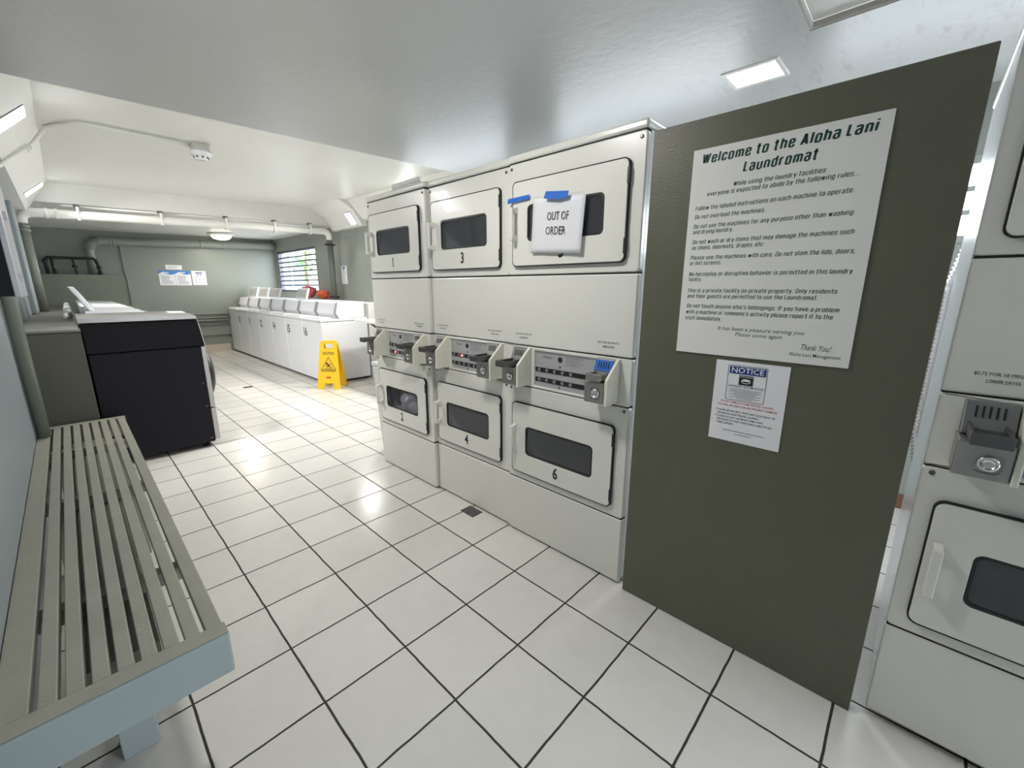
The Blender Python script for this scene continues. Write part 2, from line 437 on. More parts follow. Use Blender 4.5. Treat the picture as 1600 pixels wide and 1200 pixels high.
def stroke_text(body, mtx, width, height, t=0.13, shear=0.16):
    """condensed gothic lettering drawn with strokes of even weight (flat mesh data)"""
    def rounded(P, r):
        out = [P[0]]
        for a, b, c in zip(P, P[1:], P[2:]):
            a, b, c = Vector(a), Vector(b), Vector(c)
            l1, l2 = (a-b).length, (c-b).length
            q = min(r, l1*0.5, l2*0.5)
            p0, p2 = b+(a-b)/l1*q, b+(c-b)/l2*q
            for k in range(5):
                u = k/4; out.append(tuple(p0*(1-u)**2+b*2*u*(1-u)+p2*u*u))
        out.append(P[-1]); return out
    bm = bmesh.new(); x = 0.0; gap = 0.15+t
    quads = []
    for ch in body:
        if ch == ' ': x += 0.36; continue
        w, strokes = GLYPH[ch]
        for P in strokes:
            P = rounded(P, 0.17) if ch not in SHARP and len(P) > 2 else list(P)
            pts = [Vector((p[0]+x, p[1])) for p in P]
            if ch in SHARP:
                for a, b in zip(pts, pts[1:]):
                    d = (b-a); hw = t/2*(1.0 if abs(d.y) < 1e-6 else 1.06)
                    e = Vector((hw, 0)) if abs(d.y) > abs(d.x)*0.5 else Vector((0, hw))
                    quads.append((a-e, a+e, b+e, b-e))
                continue
            pts = [p for i, p in enumerate(pts) if i == 0 or (p-pts[i-1]).length > 1e-4]
            # keep stroke ends flush with the letter height
            L = []
            for i, p in enumerate(pts):
                d0 = (p-pts[i-1]).normalized() if i else (pts[1]-p).normalized()
                d1 = (pts[i+1]-p).normalized() if i < len(pts)-1 else d0
                n0, n1 = Vector((-d0.y, d0.x)), Vector((-d1.y, d1.x))
                m = (n0+n1).normalized(); k = min(1.6, 1/max(0.3, m.dot(n0)))
                o = m*t/2*k; o.y *= 0.66
                L.append((p+o, p-o))
            for (a, b), (c, d) in zip(L, L[1:]): quads.append((a, b, d, c))
        x += w+gap
    xs = [v.x+shear*v.y for q in quads for v in q]
    x0, x1 = min(xs), max(xs); sx = width/(x1-x0)
    for q in quads:
        bm.faces.new([bm.verts.new(mtx @ Vector(((v.x+shear*v.y-x0)*sx, (v.y*(1-t)+t/2)*height, 0))) for v in q])
    bmesh.ops.remove_doubles(bm, verts=bm.verts, dist=1e-7)
    me = bpy.data.meshes.new('lettering'); bm.to_mesh(me); bm.free()
    return me
def front(x, z, y=0.0):
    """text frame on a face that looks towards local -y"""
    return Matrix(((1, 0, 0, x), (0, 0, -1, y), (0, 1, 0, z), (0, 0, 0, 1)))

# ------------------------------------------------------------------ room shell
XL, XR, YB, YF = -0.95, 2.73, 9.75, -3.3
def zc(x): return 2.36 + 0.02*(x-2.73)          # low ceiling, very slightly out of level
def zr(x): return 2.545 + 0.03*(x-0.4)           # raised tray
Y1, Y2 = 2.28, 6.54

def slab(name, x0, x1, y0, y1, fz, th, m):
    b = MB(); b.loop_solid([(x0,y0,fz(x0)),(x1,y0,fz(x1)),(x1,y1,fz(x1)),(x0,y1,fz(x0))],
                           [(x0,y0,fz(x0)+th),(x1,y0,fz(x1)+th),(x1,y1,fz(x1)+th),(x0,y1,fz(x0)+th)])
    return struct(name, b, m)
struct('floor', MB().box(XL-0.2, XR+0.2, YF-0.2, YB+0.2, -0.1, 0), floor_mat)

# low ceiling with the square hatch opening
HX0, HX1, HY0, HY1 = 0.75, 1.525, -1.25, -0.43
b = MB()
def slabpart(b, x0, x1, y0, y1, th=0.30):
    b.loop_solid([(x0,y0,zc(x0)),(x1,y0,zc(x1)),(x1,y1,zc(x1)),(x0,y1,zc(x0))],
                 [(x0,y0,zc(x0)+th),(x1,y0,zc(x1)+th),(x1,y1,zc(x1)+th),(x0,y1,zc(x0)+th)])
slabpart(b, XL-0.2, HX0, YF-0.2, Y1); slabpart(b, HX1, XR+0.2, YF-0.2, Y1)
slabpart(b, HX0, HX1, YF-0.2, HY0); slabpart(b, HX0, HX1, HY1, Y1)
struct('ceiling', b, ceil_stained)
slab('ceiling', XL-0.2, XR+0.2, Y1, Y2, zr, 0.1, white_paint)
slab('ceiling', XL-0.2, XR+0.2, Y2, YB+0.2, zc, 0.30, white_paint)
# hatch lid set up in the opening
hz = zc(1.1)
t = thing('ceiling_hatch', 'white square access hatch panel set into the low ceiling', 'hatch', (1.13, -0.84, hz))
MB().box(-0.375, 0.385, -0.40, 0.40, 0.035, 0.05).build('hatch_panel', white_paint, t)
b = MB()
for x0, x1, y0, y1 in ((-0.38,-0.37,-0.41,0.41),(0.385,0.395,-0.41,0.41),(-0.37,0.385,-0.41,-0.40),(-0.37,0.385,0.40,0.41)):
    b.box(x0, x1, y0, y1, 0.012, 0.034)
b.build('hatch_frame', mat('hatch_frame', (0.52, 0.49, 0.45), 0.6), t)

# walls
def wall_with_holes(name, axis, a, th, s0, s1, holes, m, top=2.75):
    """wall in the plane axis=a (thickness th outward), along s0..s1; holes = (h0,h1,z0,z1) sorted"""
    b = MB()
    def bx(u0, u1, z0, z1):
        if u1-u0 < 1e-4 or z1-z0 < 1e-4: return
        if axis == 'x': b.box(a, a+th, u0, u1, z0, z1)
        else: b.box(u0, u1, a, a+th, z0, z1)
    cur = s0
    for h0, h1, z0, z1 in holes:
        bx(cur, h0, 0, top); bx(h0, h1, 0, z0); bx(h0, h1, z1, top); cur = h1
    bx(cur, s1, 0, top)
    return struct(name, b, m)
WIN = (7.50, 9.62, 1.24, 2.10)
ALLEY = [(-1.95, -0.25, 1.58, 2.03), (0.15, 1.85, 1.58, 2.03), (2.40, 4.40, 1.58, 2.03)]  # openings hidden behind the dryers are assumed from the ceiling glow
wall_with_holes('wall_right', 'x', XR, 0.15, YF, YB, ALLEY+[WIN], sage)
wall_with_holes('wall_left', 'x', XL, -0.15, YF, YB, [], wallblue)
wall_with_holes('wall_back', 'y', YB, 0.15, XL-0.15, XR+0.15, [], sage)
wall_with_holes('wall_front', 'y', YF, -0.15, XL-0.15, XR+0.15, [(0.75, 1.75, 0, 2.1)], sage)  # entrance opening is assumed, lets daylight in from behind the camera
struct('baseboard_back', MB().box(XL, 1.64, YB-0.012, YB-0.0005, 0, 0.155), base_tile)
struct('baseboard_right', MB().box(XR-0.02, XR-0.0005, -3.2, 3.4, 0, 0.09), brown_base)
# pilaster between the two left pipes
struct('trim_1', MB().box(XL-0.05, -0.905, 5.72, 6.22, 1.06, 2.2), wallblue, 0.015)
# sloped soffits under the raised tray
struct('trim_2', MB().prism([(-1.0, 2.17), (-0.83, 2.165), (-0.61, 2.54), (-0.61, 2.62), (-1.0, 2.62)], 'y', Y1, Y2), white_paint)
struct('trim_3', MB().prism([(2.80, 2.27), (2.655, 2.275), (2.515, 2.485), (2.30, 2.602), (2.30, 2.66), (2.80, 2.66)], 'y', 5.47, Y2), white_paint)
struct('trim_4', MB().prism([(2.80, 2.33), (2.66, 2.36), (2.44, 2.60), (2.44, 2.68), (2.80, 2.68)], 'y', Y1, 5.46), white_paint)

# ------------------------------------------------------------------ windows
def louvre_window(name, y0, y1, z0, z1, rows, m):
    fr = MB(); w = 0.045
    fr.box(XR+0.01, XR+0.09, y0+0.001, y0+w, z0+0.001, z1-0.001).box(XR+0.01, XR+0.09, y1-w, y1-0.001, z0+0.001, z1-0.001)
    fr.box(XR+0.01, XR+0.09, y0+w, y1-w, z0+0.001, z0+w).box(XR+0.01, XR+0.09, y0+w, y1-w, z1-w, z1-0.001)
    root = tag(fr.build(name, m), kind='structure')
    bars = MB(); gl = MB()
    hh = (z1-z0-2*w)/rows
    for i in range(rows):
        za = z0+w+hh*i
        if i: bars.box(XR+0.03, XR+0.055, y0+w, y1-w, za-0.013, za+0.013)
        gl.loop_solid([(XR+0.05, y0+w, za+0.008), (XR+0.05, y1-w, za+0.008), (XR+0.056, y1-w, za+0.008), (XR+0.056, y0+w, za+0.008)],
                      [(XR+0.035, y0+w, za+hh-0.008), (XR+0.035, y1-w, za+hh-0.008), (XR+0.041, y1-w, za+hh-0.008), (XR+0.041, y0+w, za+hh-0.008)])
    bars.build('louvre_bars', m, root)
    gl.build('louvre_glass', win_glass, root)
    return root
louvre_window('window_1', *WIN, 8, frame_dark)
for i, (y0, y1, z0, z1) in enumerate(ALLEY):
    louvre_window('window_%d' % (i+2), y0, y1, z0, z1, 3, frame_sage)

# ------------------------------------------------------------------ outside, seen through the far window
struct('ground', MB().box(XR+0.3, 30, -15, 40, -0.3, -0.05), ground_m)
t = thing('apartment_building', 'pale building with dark windows seen through the louvred window', 'building', (8.0, 22.0, -0.05))
MB().box(-6, 7, 0, 5, 0, 9).build('wall', mesh_white, t)
for z in (1.35, 5.0):
    for x in (-5.2, -3.1, -1.0, 1.1, 3.2):
        o = MB().box(x, x+0.95, -0.04, 0.02, z, z+1.5).build('window', far_grey, t)
        MB().box(x+0.30, x+0.37, -0.08, -0.045, z, z+1.5).box(x-0.05, x+1.0, -0.08, -0.045, z-0.1, z).build('window_bar', mesh_white, o)
t = thing('leafy_tree', 'bright green leafy tree outside the louvred window', 'tree', (5.4, 15.0, -0.05))
MB().tube([(0, 0, 0), (0.05, 0.05, 1.0), (0.0, 0.1, 2.0), (0.1, 0.0, 3.0)], 0.07, 10, radii=[0.09, 0.07, 0.05, 0.03]).build('trunk', bark, t)
b = MB()
for k in range(420):
    a = random.uniform(0, 2*pi); rr = random.uniform(0.0, 1.0); zz = random.gauss(2.35, 0.42)
    c = Vector((rr*math.cos(a), rr*math.sin(a), zz))
    d = Vector((math.cos(a), math.sin(a), random.uniform(-0.7, 0.4))).normalized()
    n = d.cross(Vector((random.uniform(-.4,.4), random.uniform(-.4,.4), 1))).normalized()
    l, w = random.uniform(0.14, 0.26), random.uniform(0.035, 0.06)
    b.quad(c, c+d*l*0.5+n*w, c+d*l, c+d*l*0.5-n*w)
b.build('foliage', leaf, t)

# ------------------------------------------------------------------ lamps
t = thing('ceiling_light', 'small square recessed light, lit, in the low ceiling above the olive panel', 'ceiling light', (1.765, -0.175, zc(1.765)))
b = MB()
for x0, x1, y0, y1 in ((-0.112, 0.112, 0.102, 0.122), (-0.112, 0.112, -0.122, -0.102), (-0.112, -0.085, -0.102, 0.102), (0.085, 0.112, -0.102, 0.102)):
    b.box(x0, x1, y0, y1, -0.007, 0.004)
b.build('frame', white_paint, t, 0.003)
MB().box(-0.085, 0.085, -0.102, 0.102, -0.006, 0.003).build('diffuser', lightm, t)
area_light('lamp', (0, 0, -0.018), (0, 0, -1), 0.18, 0.2, 5, (0.95, 0.97, 1), t)

def slope_light(label, p_lo, u, v, lu, lv, watts):
    """lamp set in a sloped face: corner p_lo, directions u (long) and v (short)"""
    p = Vector(p_lo); u = Vector(u).normalized(); v = Vector(v).normalized(); n = u.cross(v).normalized()
    if n.z > 0: n = -n
    t = thing('soffit_light', label, 'soffit light', p+u*lu/2+v*lv/2, 0, 'lights in the sloped soffits')
    def patch(e, h0, h1):
        q = [(-u*(lu/2+e)-v*(lv/2+e)), (u*(lu/2+e)-v*(lv/2+e)), (u*(lu/2+e)+v*(lv/2+e)), (-u*(lu/2+e)+v*(lv/2+e))]
        return MB().loop_solid([k+n*h0 for k in q], [k+n*h1 for k in q])
    patch(0.012, -0.004, 0.006).build('frame', frame_dark, t)
    patch(0.0, 0.004, 0.010).build('diffuser', lightm, t)
    area_light('lamp', n*0.03, n+Vector((0, 0, -0.35)), 0.15, 0.25, watts, (1, 0.975, 0.94), t, spread=125)
    return t
sl = Vector((0.22, 0, 0.375)).normalized()
def on_slope(d, y): return Vector((-0.83, y, 2.165)) + sl*d
slope_light('lit bar light in the left sloped soffit, nearer to the bench', on_slope(0.03, 2.84), on_slope(0.33, 3.28)-on_slope(0.03, 2.84), (0, 1, 0), 0.47, 0.22, 16)
slope_light('lit bar light in the left sloped soffit, at the far end above the pipes', on_slope(0.06, 5.48), on_slope(0.33, 6.2)-on_slope(0.06, 5.48), (0, 1, 0), 0.76, 0.20, 9)
slr = Vector((-0.14, 0, 0.21)).normalized()
slope_light('lit bar light in the right soffit beside the tall dryers', Vector((2.655, 5.60, 2.275))+slr*0.035, slr, (0, 1, 0), 0.185, 0.16, 13)
t = thing('ceiling_light', 'warm round dome light, lit, on the far ceiling behind the pipe', 'ceiling light', (1.56, 8.9, zc(1.56)))
MB().lathe([(0.15, 0.0), (0.22, -0.004), (0.22, -0.03), (0.16, -0.045)], (0, 0, 0)).build('base', white_paint, t)
MB().lathe([(0.165, -0.03), (0.16, -0.07), (0.12, -0.105), (0.05, -0.12)], (0, 0, 0)).build('dome', warm_light, t)
area_light('lamp', (0, 0, -0.13), (0, 0, -1), 0.25, 0.25, 9, (1.0, 0.92, 0.78), t)

slope_light('added bar fill light, lit but hidden by the dryers, in the right soffit', Vector((2.66, 3.8, 2.36))+Vector((-0.22, 0, 0.24)).normalized()*0.04, (-0.22, 0, 0.24), (0, 1, 0), 0.22, 0.3, 22)  # added lamp, unseen behind the dryers, brightens the near side of the washers
t = thing('ceiling_light', 'added square fill light, lit but out of view, in the low ceiling between the bench and dryers', 'ceiling light', (0.0, 0.45, zc(0.0)))  # added fill lamp out of view, brightens the bench and dryer fronts
b = MB()
for x0, x1, y0, y1 in ((-0.112, 0.112, 0.102, 0.122), (-0.112, 0.112, -0.122, -0.102), (-0.112, -0.085, -0.102, 0.102), (0.085, 0.112, -0.102, 0.102)):
    b.box(x0, x1, y0, y1, -0.007, 0.004)
b.build('frame', white_paint, t, 0.003)
MB().box(-0.085, 0.085, -0.102, 0.102, -0.006, 0.003).build('diffuser', lightm, t)
area_light('lamp', (0, 0, -0.018), (0, 0, -1), 0.18, 0.2, 10, (1, 0.975, 0.94), t)

# ------------------------------------------------------------------ stacked dryers
def make_coin_mech(root, x0, taped=False):
    box = MB()
    box.box(x0, x0+0.099, -0.095, -0.001, 0.870, 0.963)
    cb = box.build('coin_box', dull_metal, root, 0.004)
    MB().ring(rrect(x0+0.004, x0+0.095, 0.874, 0.959, 0.004, 2), rrect(x0+0.034, x0+0.082, 0.888, 0.940, 0.012, 2), -0.099, -0.096).build('lid', dull_metal, cb)
    MB().lathe([(0.019, -0.0955), (0.019, -0.106), (0.014, -0.108), (0.014, -0.102), (0.004, -0.102)], (x0+0.058, 0, 0.914), 'y', 18).build('lock', chrome, cb)
    sl = MB().prism([(-0.001, 1.048), (-0.016, 1.048), (-0.044, 0.966), (-0.001, 0.966)], 'x', x0+0.003, x0+0.097).build('coin_slide', slide_plate, root, 0.003)
    b = MB()
    def fy(z): return -0.016-0.028*(1.048-z)/0.082
    for k in range(5):
        xx = x0+0.023+k*0.012
        b.loop_solid([(xx, fy(1.038)-0.0006, 1.038), (xx+0.004, fy(1.038)-0.0006, 1.038), (xx+0.004, fy(1.010)-0.0006, 1.010), (xx, fy(1.010)-0.0006, 1.010)],
                     [(xx, fy(1.038)-0.0016, 1.038), (xx+0.004, fy(1.038)-0.0016, 1.038), (xx+0.004, fy(1.010)-0.0016, 1.010), (xx, fy(1.010)-0.0016, 1.010)])
    b.build('coin_slots', dark, sl)
    ln = -0.105 if taped else -0.150
    MB().box(x0+0.014, x0+0.084, ln, -0.03, 0.970, 0.982).box(x0+0.014, x0+0.021, ln, -0.03, 0.982, 0.996).box(x0+0.077, x0+0.084, ln, -0.03, 0.982, 0.996).box(x0+0.014, x0+0.084, ln-0.006, ln, 0.967, 0.998).build('slide_tray', dull_metal if taped else dark_metal, sl, 0.002)
    MB().prism([(0.0, 1.053), (-0.014, 1.053), (-0.100, 0.975), (-0.100, 0.866), (0.0, 0.866)], 'x', x0+0.0995, x0+0.113).build('coin_guard', cream2, root, 0.003)

def make_door(root, z0, z1, wz0, wz1, number, nz, W):
    k = W/0.70
    x0, x1 = 0.043*k, 0.640*k
    MB().ring(rrect(x0-0.004, x1+0.004, z0-0.004, z1+0.004, 0.025), rrect(x0+0.03, x1-0.03, z0+0.03, z1-0.03, 0.02), -0.006, -0.0005).build('door_shadow_line', dark, root)  # dark plate painted in as the shadow line around the door
    MB().ring(rrect(x0-0.004, x1+0.004, z0-0.004, z1+0.004, 0.025), rrect(x0-0.001, x1+0.001, z0-0.001, z1+0.001, 0.023), -0.0150, -0.0062).build('door_edge_shade', dark, root)  # dark ring added as shade in the gap along the door edge
    d = MB().ring(rrect(x0, x1, z0, z1, 0.022), rrect(0.135*k, 0.542*k, wz0, wz1, 0.022), -0.0165, -0.0065).build('door', cream, root, 0.003)
    MB().ring(rrect(0.135*k, 0.542*k, wz0, wz1, 0.022), rrect(0.143*k, 0.534*k, wz0+0.008, wz1-0.008, 0.018), -0.0150, -0.004).build('window_seal', black_plastic, d)
    g = MB(); pts = rrect(0.142*k, 0.535*k, wz0+0.007, wz1-0.007, 0.018)
    g.loop_solid([(x, -0.012, z) for x, z in pts], [(x, -0.009, z) for x, z in pts]); g.build('window_pane', door_glass, d)
    hx = 0.066*k; hz0, hz1 = (wz0+wz1)/2-0.072, (wz0+wz1)/2+0.072
    b = MB(); b.box(hx-0.011, hx+0.011, -0.058, -0.047, hz0, hz1)
    for a, c in ((hz0, hz0+0.018), (hz1-0.018, hz1)):
        b.prism([(-0.049, a), (-0.049, c), (-0.017, c+0.008), (-0.017, a-0.008)], 'x', hx-0.010, hx+0.010)
    b.build('handle', cream, d, 0.003)
    for a in (z0+0.03, z1-0.09):
        MB().box(x1-0.003, x1+0.006, -0.0185, -0.008, a, a+0.058).build('hinge', black_plastic, d)
    if number:
        join_text('number', [text_mesh(number, front(0.335*k, nz-0.024, -0.0172), None, 0.050, 0.03, 0, 'CENTER', fit=0.78)], ink, d)

def make_stack(label, xf, y_left, W, numbers, z0=0.0, leds=(None, None), tape_right=False, depth=0.70):
    k = W/0.70
    root = thing('stacked_dryer', label, 'dryer', (xf, y_left, z0), -pi/2, 'coin operated stacked dryers')
    # outer cabinet, open at the front behind the panels
    b = MB()
    b.box(0.002, 0.016, 0.034, depth, 0.02, 1.91).box(W-0.016, W-0.002, 0.034, depth, 0.02, 1.91)
    b.box(0.016, W-0.016, depth-0.012, depth, 0.02, 1.91).box(0.016, W-0.016, 0.034, depth-0.012, 0.02, 0.03)
    b.box(0.016, W-0.016, 0.034, depth-0.012, 0.95, 0.96).box(0.016, W-0.016, 0.034, depth-0.012, 1.898, 1.91)
    b.build('cabinet', white_en, root)
    for zz in (0.60, 1.63):
        R = 0.23
        d = MB(); seg = 26
        f0 = [(W/2-0.01+R*math.cos(2*pi*i/seg), 0.04, zz+R*math.sin(2*pi*i/seg)) for i in range(seg)]
        b0 = [(p[0], 0.46, p[2]) for p in f0]
        va = [d.bm.verts.new(p) for p in f0]; vb = [d.bm.verts.new(p) for p in b0]
        for i in range(seg):
            f = d.bm.faces.new((va[i], va[(i+1) % seg], vb[(i+1) % seg], vb[i])); f.smooth = True
        d.bm.faces.new(vb)
        d.build('drum', drum_metal, root)
    for z, zt in ((0.012, 0.34),):
        for fx in (0.06, W-0.06):
            MB().lathe([(0.022, -z0), (0.022, 0.006), (0.01, 0.006), (0.01, 0.03)], (fx, 0.09, 0), 'z', 12).build('foot', black_plastic, root)
    MB().box(0, W, 0, 0.032, 0.010, 0.327).build('base_panel', cream, root, 0.007, 3)
    for za, zb in ((0.3272, 0.3328), (0.8482, 0.8528), (1.0562, 1.0608), (1.3982, 1.4038), (1.9072, 1.9118)):
        MB().box(0.004, W-0.004, 0.004, 0.0335, za, zb).build('seam_strip', dark, root)  # dark filler stands in for the shade inside the panel gaps
    MB().ring(rrect(0, W, 0.333, 0.848, 0.014), rrect(0.09*k, 0.59*k, 0.43, 0.71, 0.02), 0, 0.032).build('lower_front_panel', cream, root, 0.006, 3)
    make_door(root, 0.378, 0.758, 0.485, 0.641, numbers[1], 0.437, W)
    MB().ring(rrect(0, W, 0.853, 1.056, 0.012), rrect(0.176*k, 0.532*k, 0.864, 1.042, 0.006), 0, 0.032).build('control_panel', cream, root, 0.003, 2)
    dsp = MB().box(0.172*k, 0.536*k, 0.010, 0.016, 0.860, 1.046).build('display_plate', panel_silver, root)
    MB().box(0.180*k, 0.528*k, 0.0075, 0.0098, 0.938, 0.960).box(0.180*k, 0.528*k, 0.0075, 0.0098, 0.888, 0.910).build('display_strip', black_plastic, dsp)
    for zz in (0.949, 0.899):
        for i in range(5): MB().lathe([(0.009, 0.0074), (0.009, 0.0045), (0.006, 0.003)], ((0.205+0.047*i)*k, 0, zz), 'y', 12).build('push_button', ink_grey, dsp)
    txt = [text_mesh('Whirlpool', front(0.225*k, 1.008, 0.0097), 0.055*k, 0.013, 0, 0.3)]
    for i in range(4): txt.append(text_mesh('SELECT CYCLE  INSERT COINS  PUSH SLIDE', front(0.36*k, 1.020-0.011*i, 0.0097), (0.095 if i % 2 == 0 else 0.075)*k, 0.005))
    b = MB(); b.prism([(0.322*k, 0.970), (0.334*k, 0.970), (0.328*k, 0.984)], 'y', 0.0095, 0.0098)
    b.prism([(0.322*k, 0.880), (0.334*k, 0.880), (0.328*k, 0.866)], 'y', 0.0095, 0.0098)
    b.lathe([(0.014, 0.0095), (0.014, 0.0092)], (0.328*k, 0, 1.010), 'y', 16)
    b.build('display_marks', ink, dsp)
    join_text('lettering', txt, ink, dsp)
    for row, lx in zip((0.949, 0.899), leds):
        if lx: MB().lathe([(0.006, 0.0074), (0.006, 0.004), (0.003, 0.003)], (lx*k, 0, row), 'y', 12).build('led', red_led, dsp)
    make_coin_mech(root, 0.046*k)
    make_coin_mech(root, 0.536*k, tape_right)
    MB().box(0, W, 0, 0.032, 1.061, 1.398).build('middle_panel', cream, root, 0.007, 3)
    for cx, nm in ((0.105*k, 'LOWER'), (0.585*k, 'UPPER')):
        tx = [text_mesh('$0.75 FOR 18 MINUTES', front(cx, 1.112, -0.0006), 0.105, 0.008, 0, 0, 'CENTER')]
        tx.append(text_mesh(nm+' DRYER', front(cx, 1.094, -0.0006), 0.058, 0.008, 0, 0, 'CENTER'))
        join_text('price_lettering', tx, ink, root)
    MB().ring(rrect(0, W, 1.404, 1.907, 0.014), rrect(0.09*k, 0.59*k, 1.50, 1.77, 0.02), 0, 0.032).build('upper_front_panel', cream, root, 0.006, 3)
    make_door(root, 1.445, 1.820, 1.554, 1.714, numbers[0], 1.499, W)
    MB().box(-0.002, W+0.002, -0.003, depth, 1.912, 1.945).build('top_panel', cream, root, 0.010, 3)
    for sx in (0.022, W-0.022):
        for sz in (0.832, 1.885):
            MB().lathe([(0.007, 0.0), (0.007, -0.003), (0.004, -0.005)], (sx, 0, sz), 'y', 12).build('screw', dark_metal, root)
    return root
make_stack('cream stacked dryer numbered 1 above 2, farthest of the row, laundry in its lower drum', 0.860, 1.962, 0.688, ('1', '2'), leds=(None, 0.26))
make_stack('cream stacked dryer numbered 3 above 4, in the middle of the row of three', 0.884, 1.272, 0.668, ('3', '4'), leds=(0.28, None))
make_stack('cream stacked dryer with OUT OF ORDER paper on upper door, 6 on the lower', 0.872, 0.600, 0.705, ('5', '6'), tape_right=True)
make_stack('cream stacked dryer cut by the right edge, right of the olive panel', 0.885, -0.990, 0.70, (None, None), z0=0.018)

def blob(name, c, r, m, parent=None, sub=4, amp=0.22, freq=5.0, squash=(1, 1, 1), seed=0):
    rnd = random.Random(seed)
    bm = bmesh.new(); bmesh.ops.create_icosphere(bm, subdivisions=sub, radius=1)
    from mathutils import noise
    off = Vector((rnd.random()*9, rnd.random()*9, rnd.random()*9))
    for v in bm.verts:
        n = noise.noise(v.co*freq*0.5+off)*0.7 + noise.noise(v.co*freq+off)*0.4 + abs(noise.noise(v.co*freq*0.8-off))*0.5
        v.co = v.co*(1+amp*n)
        v.co = Vector((v.co.x*squash[0]*r+c[0], v.co.y*squash[1]*r+c[1], v.co.z*squash[2]*r+c[2]))
    for f in bm.faces: f.smooth = True
    me = bpy.data.meshes.new(name); bm.to_mesh(me); bm.free(); me.materials.append(m)
    o = bpy.data.objects.new(name, me); COL.objects.link(o)
    if parent: o.parent = parent
    return o
tag(blob('laundry_bundle', (1.00, 1.59, 0.555), 0.16, laundry, amp=0.35, freq=4, squash=(0.85, 1.15, 0.85), seed=3), 'pale bundle of laundry behind the glass of dryer door 2', 'laundry')

# things on and around the dryers
t = thing('lint_tray', 'small flat grey tray lying on top of the farthest stacked dryer', 'tray', (0.95, 1.50, 1.945))
MB().box(-0.08, 0.12, -0.16, 0.14, 0.0005, 0.012).build('tray_base', bin_plastic, t, 0.003)
MB().box(-0.08, -0.07, -0.16, 0.14, 0.0125, 0.035).box(-0.07, 0.12, 0.13, 0.14, 0.0125, 0.035).build('tray_rim', bin_plastic, t)

# OUT OF ORDER paper in a clear sleeve (local x = viewer's right)
t = thing('out_of_order_notice', 'white OUT OF ORDER paper in a clear sleeve taped to a dryer door', 'notice', (0.843, 0.428, 1.50), -pi/2)
rot = Matrix.Rotation(math.radians(3.2), 4, 'Y')
b = MB(); n = 10
for i in range(n):
    for j in range(n):
        def P(i, j):
            x = 0.282*i/n; z = 0.232*j/n
            y = 0.0008*math.sin(i*0.9+j*0.5) - 0.006*max(0, (i/n-0.7))*(1-j/n)*3
            return rot @ Vector((x, y, z))
        b.quad(P(i, j), P(i+1, j), P(i+1, j+1), P(i, j+1))
bmesh.ops.remove_doubles(b.bm, verts=b.bm.verts, dist=1e-5)
for f in b.bm.faces: f.smooth = True
o = b.build('paper_sheet', paper, t); md = o.modifiers.new('solid', 'SOLIDIFY'); md.thickness = 0.0006; md.offset = 1
join_text('lettering', [text_mesh('OUT OF', rot @ front(0.145, 0.138, -0.0024), 0.118, 0.030, 0.004, 0, "CENTER")], ink, t)
join_text('lettering', [text_mesh('ORDER', rot @ front(0.137, 0.078, -0.0024), 0.110, 0.030, 0.004, 0, "CENTER")], ink, t)
b = MB()
for i in range(7):
    x0, x1 = -0.006+0.295*i/7, -0.006+0.295*(i+1)/7
    y0, y1 = -0.0125-0.0030*math.sin(i*1.7), -0.0125-0.0030*math.sin((i+1)*1.7)
    b.quad(rot @ Vector((x0, y0, -0.004)), rot @ Vector((x1, y1, -0.004)), rot @ Vector((x1, y1, 0.240)), rot @ Vector((x0, y0, 0.240)))
bmesh.ops.remove_doubles(b.bm, verts=b.bm.verts, dist=1e-5)
for f in b.bm.faces: f.smooth = True
b.build('plastic_sleeve', sleeve, t)
def tape(label, pts, x):
    b = MB(); b.loop_solid([(x, y, z) for y, z in pts], [(x-0.0008, y, z) for y, z in pts])
    return tag(b.build('tape_strip', blue_tape), label, 'tape', 'strips of blue tape')
tape('strip of blue tape at the left edge of the out of order dryer door', [(0.579, 1.752), (0.442, 1.755), (0.447, 1.737), (0.582, 1.730)], 0.8466)
tape('strip of blue tape holding the top of the OUT OF ORDER paper', [(0.330, 1.749), (0.208, 1.735), (0.214, 1.711), (0.262, 1.708), (0.343, 1.722)], 0.8262)
b = MB()
def slot_face(z, d): return 0.872-(0.016+0.028*(1.048-z)/0.082)-d      # world x of the slanted coin plate
ya, yb = 0.600-0.540-0.006, 0.600-0.540-0.090
b.loop_solid([(slot_face(z, 0.0022), y, z) for y, z in ((ya, 1.044), (yb, 1.044), (yb, 1.000), (ya, 1.000))],
             [(slot_face(z, 0.0030), y, z) for y, z in ((ya, 1.044), (yb, 1.044), (yb, 1.000), (ya, 1.000))])
o = tag(b.build('tape_strip', blue_tape), 'blue tape over the coin slots right of the dryer 6 display', 'tape', 'strips of blue tape')
b2 = MB()
for k in range(5):
    y = 0.600-0.540-0.023-k*0.012
    b2.loop_solid([(slot_face(z, 0.0033), yy_, z) for yy_, z in ((y, 1.036), (y-0.004, 1.036), (y-0.004, 1.010), (y, 1.010))],
                  [(slot_face(z, 0.0042), yy_, z) for yy_, z in ((y, 1.036), (y-0.004, 1.036), (y-0.004, 1.010), (y, 1.010))])
b2.build('slot_marks', dark, o)

# ------------------------------------------------------------------ olive partition and its signs
t = thing('partition_panel', 'tall dark olive painted panel standing right of the dryers', 'panel', (0.86, -0.545, 0))
MB().box(0.0, 0.038, -0.410, 0.410, 0.0, 1.888).build('board', olive, t, 0.003)

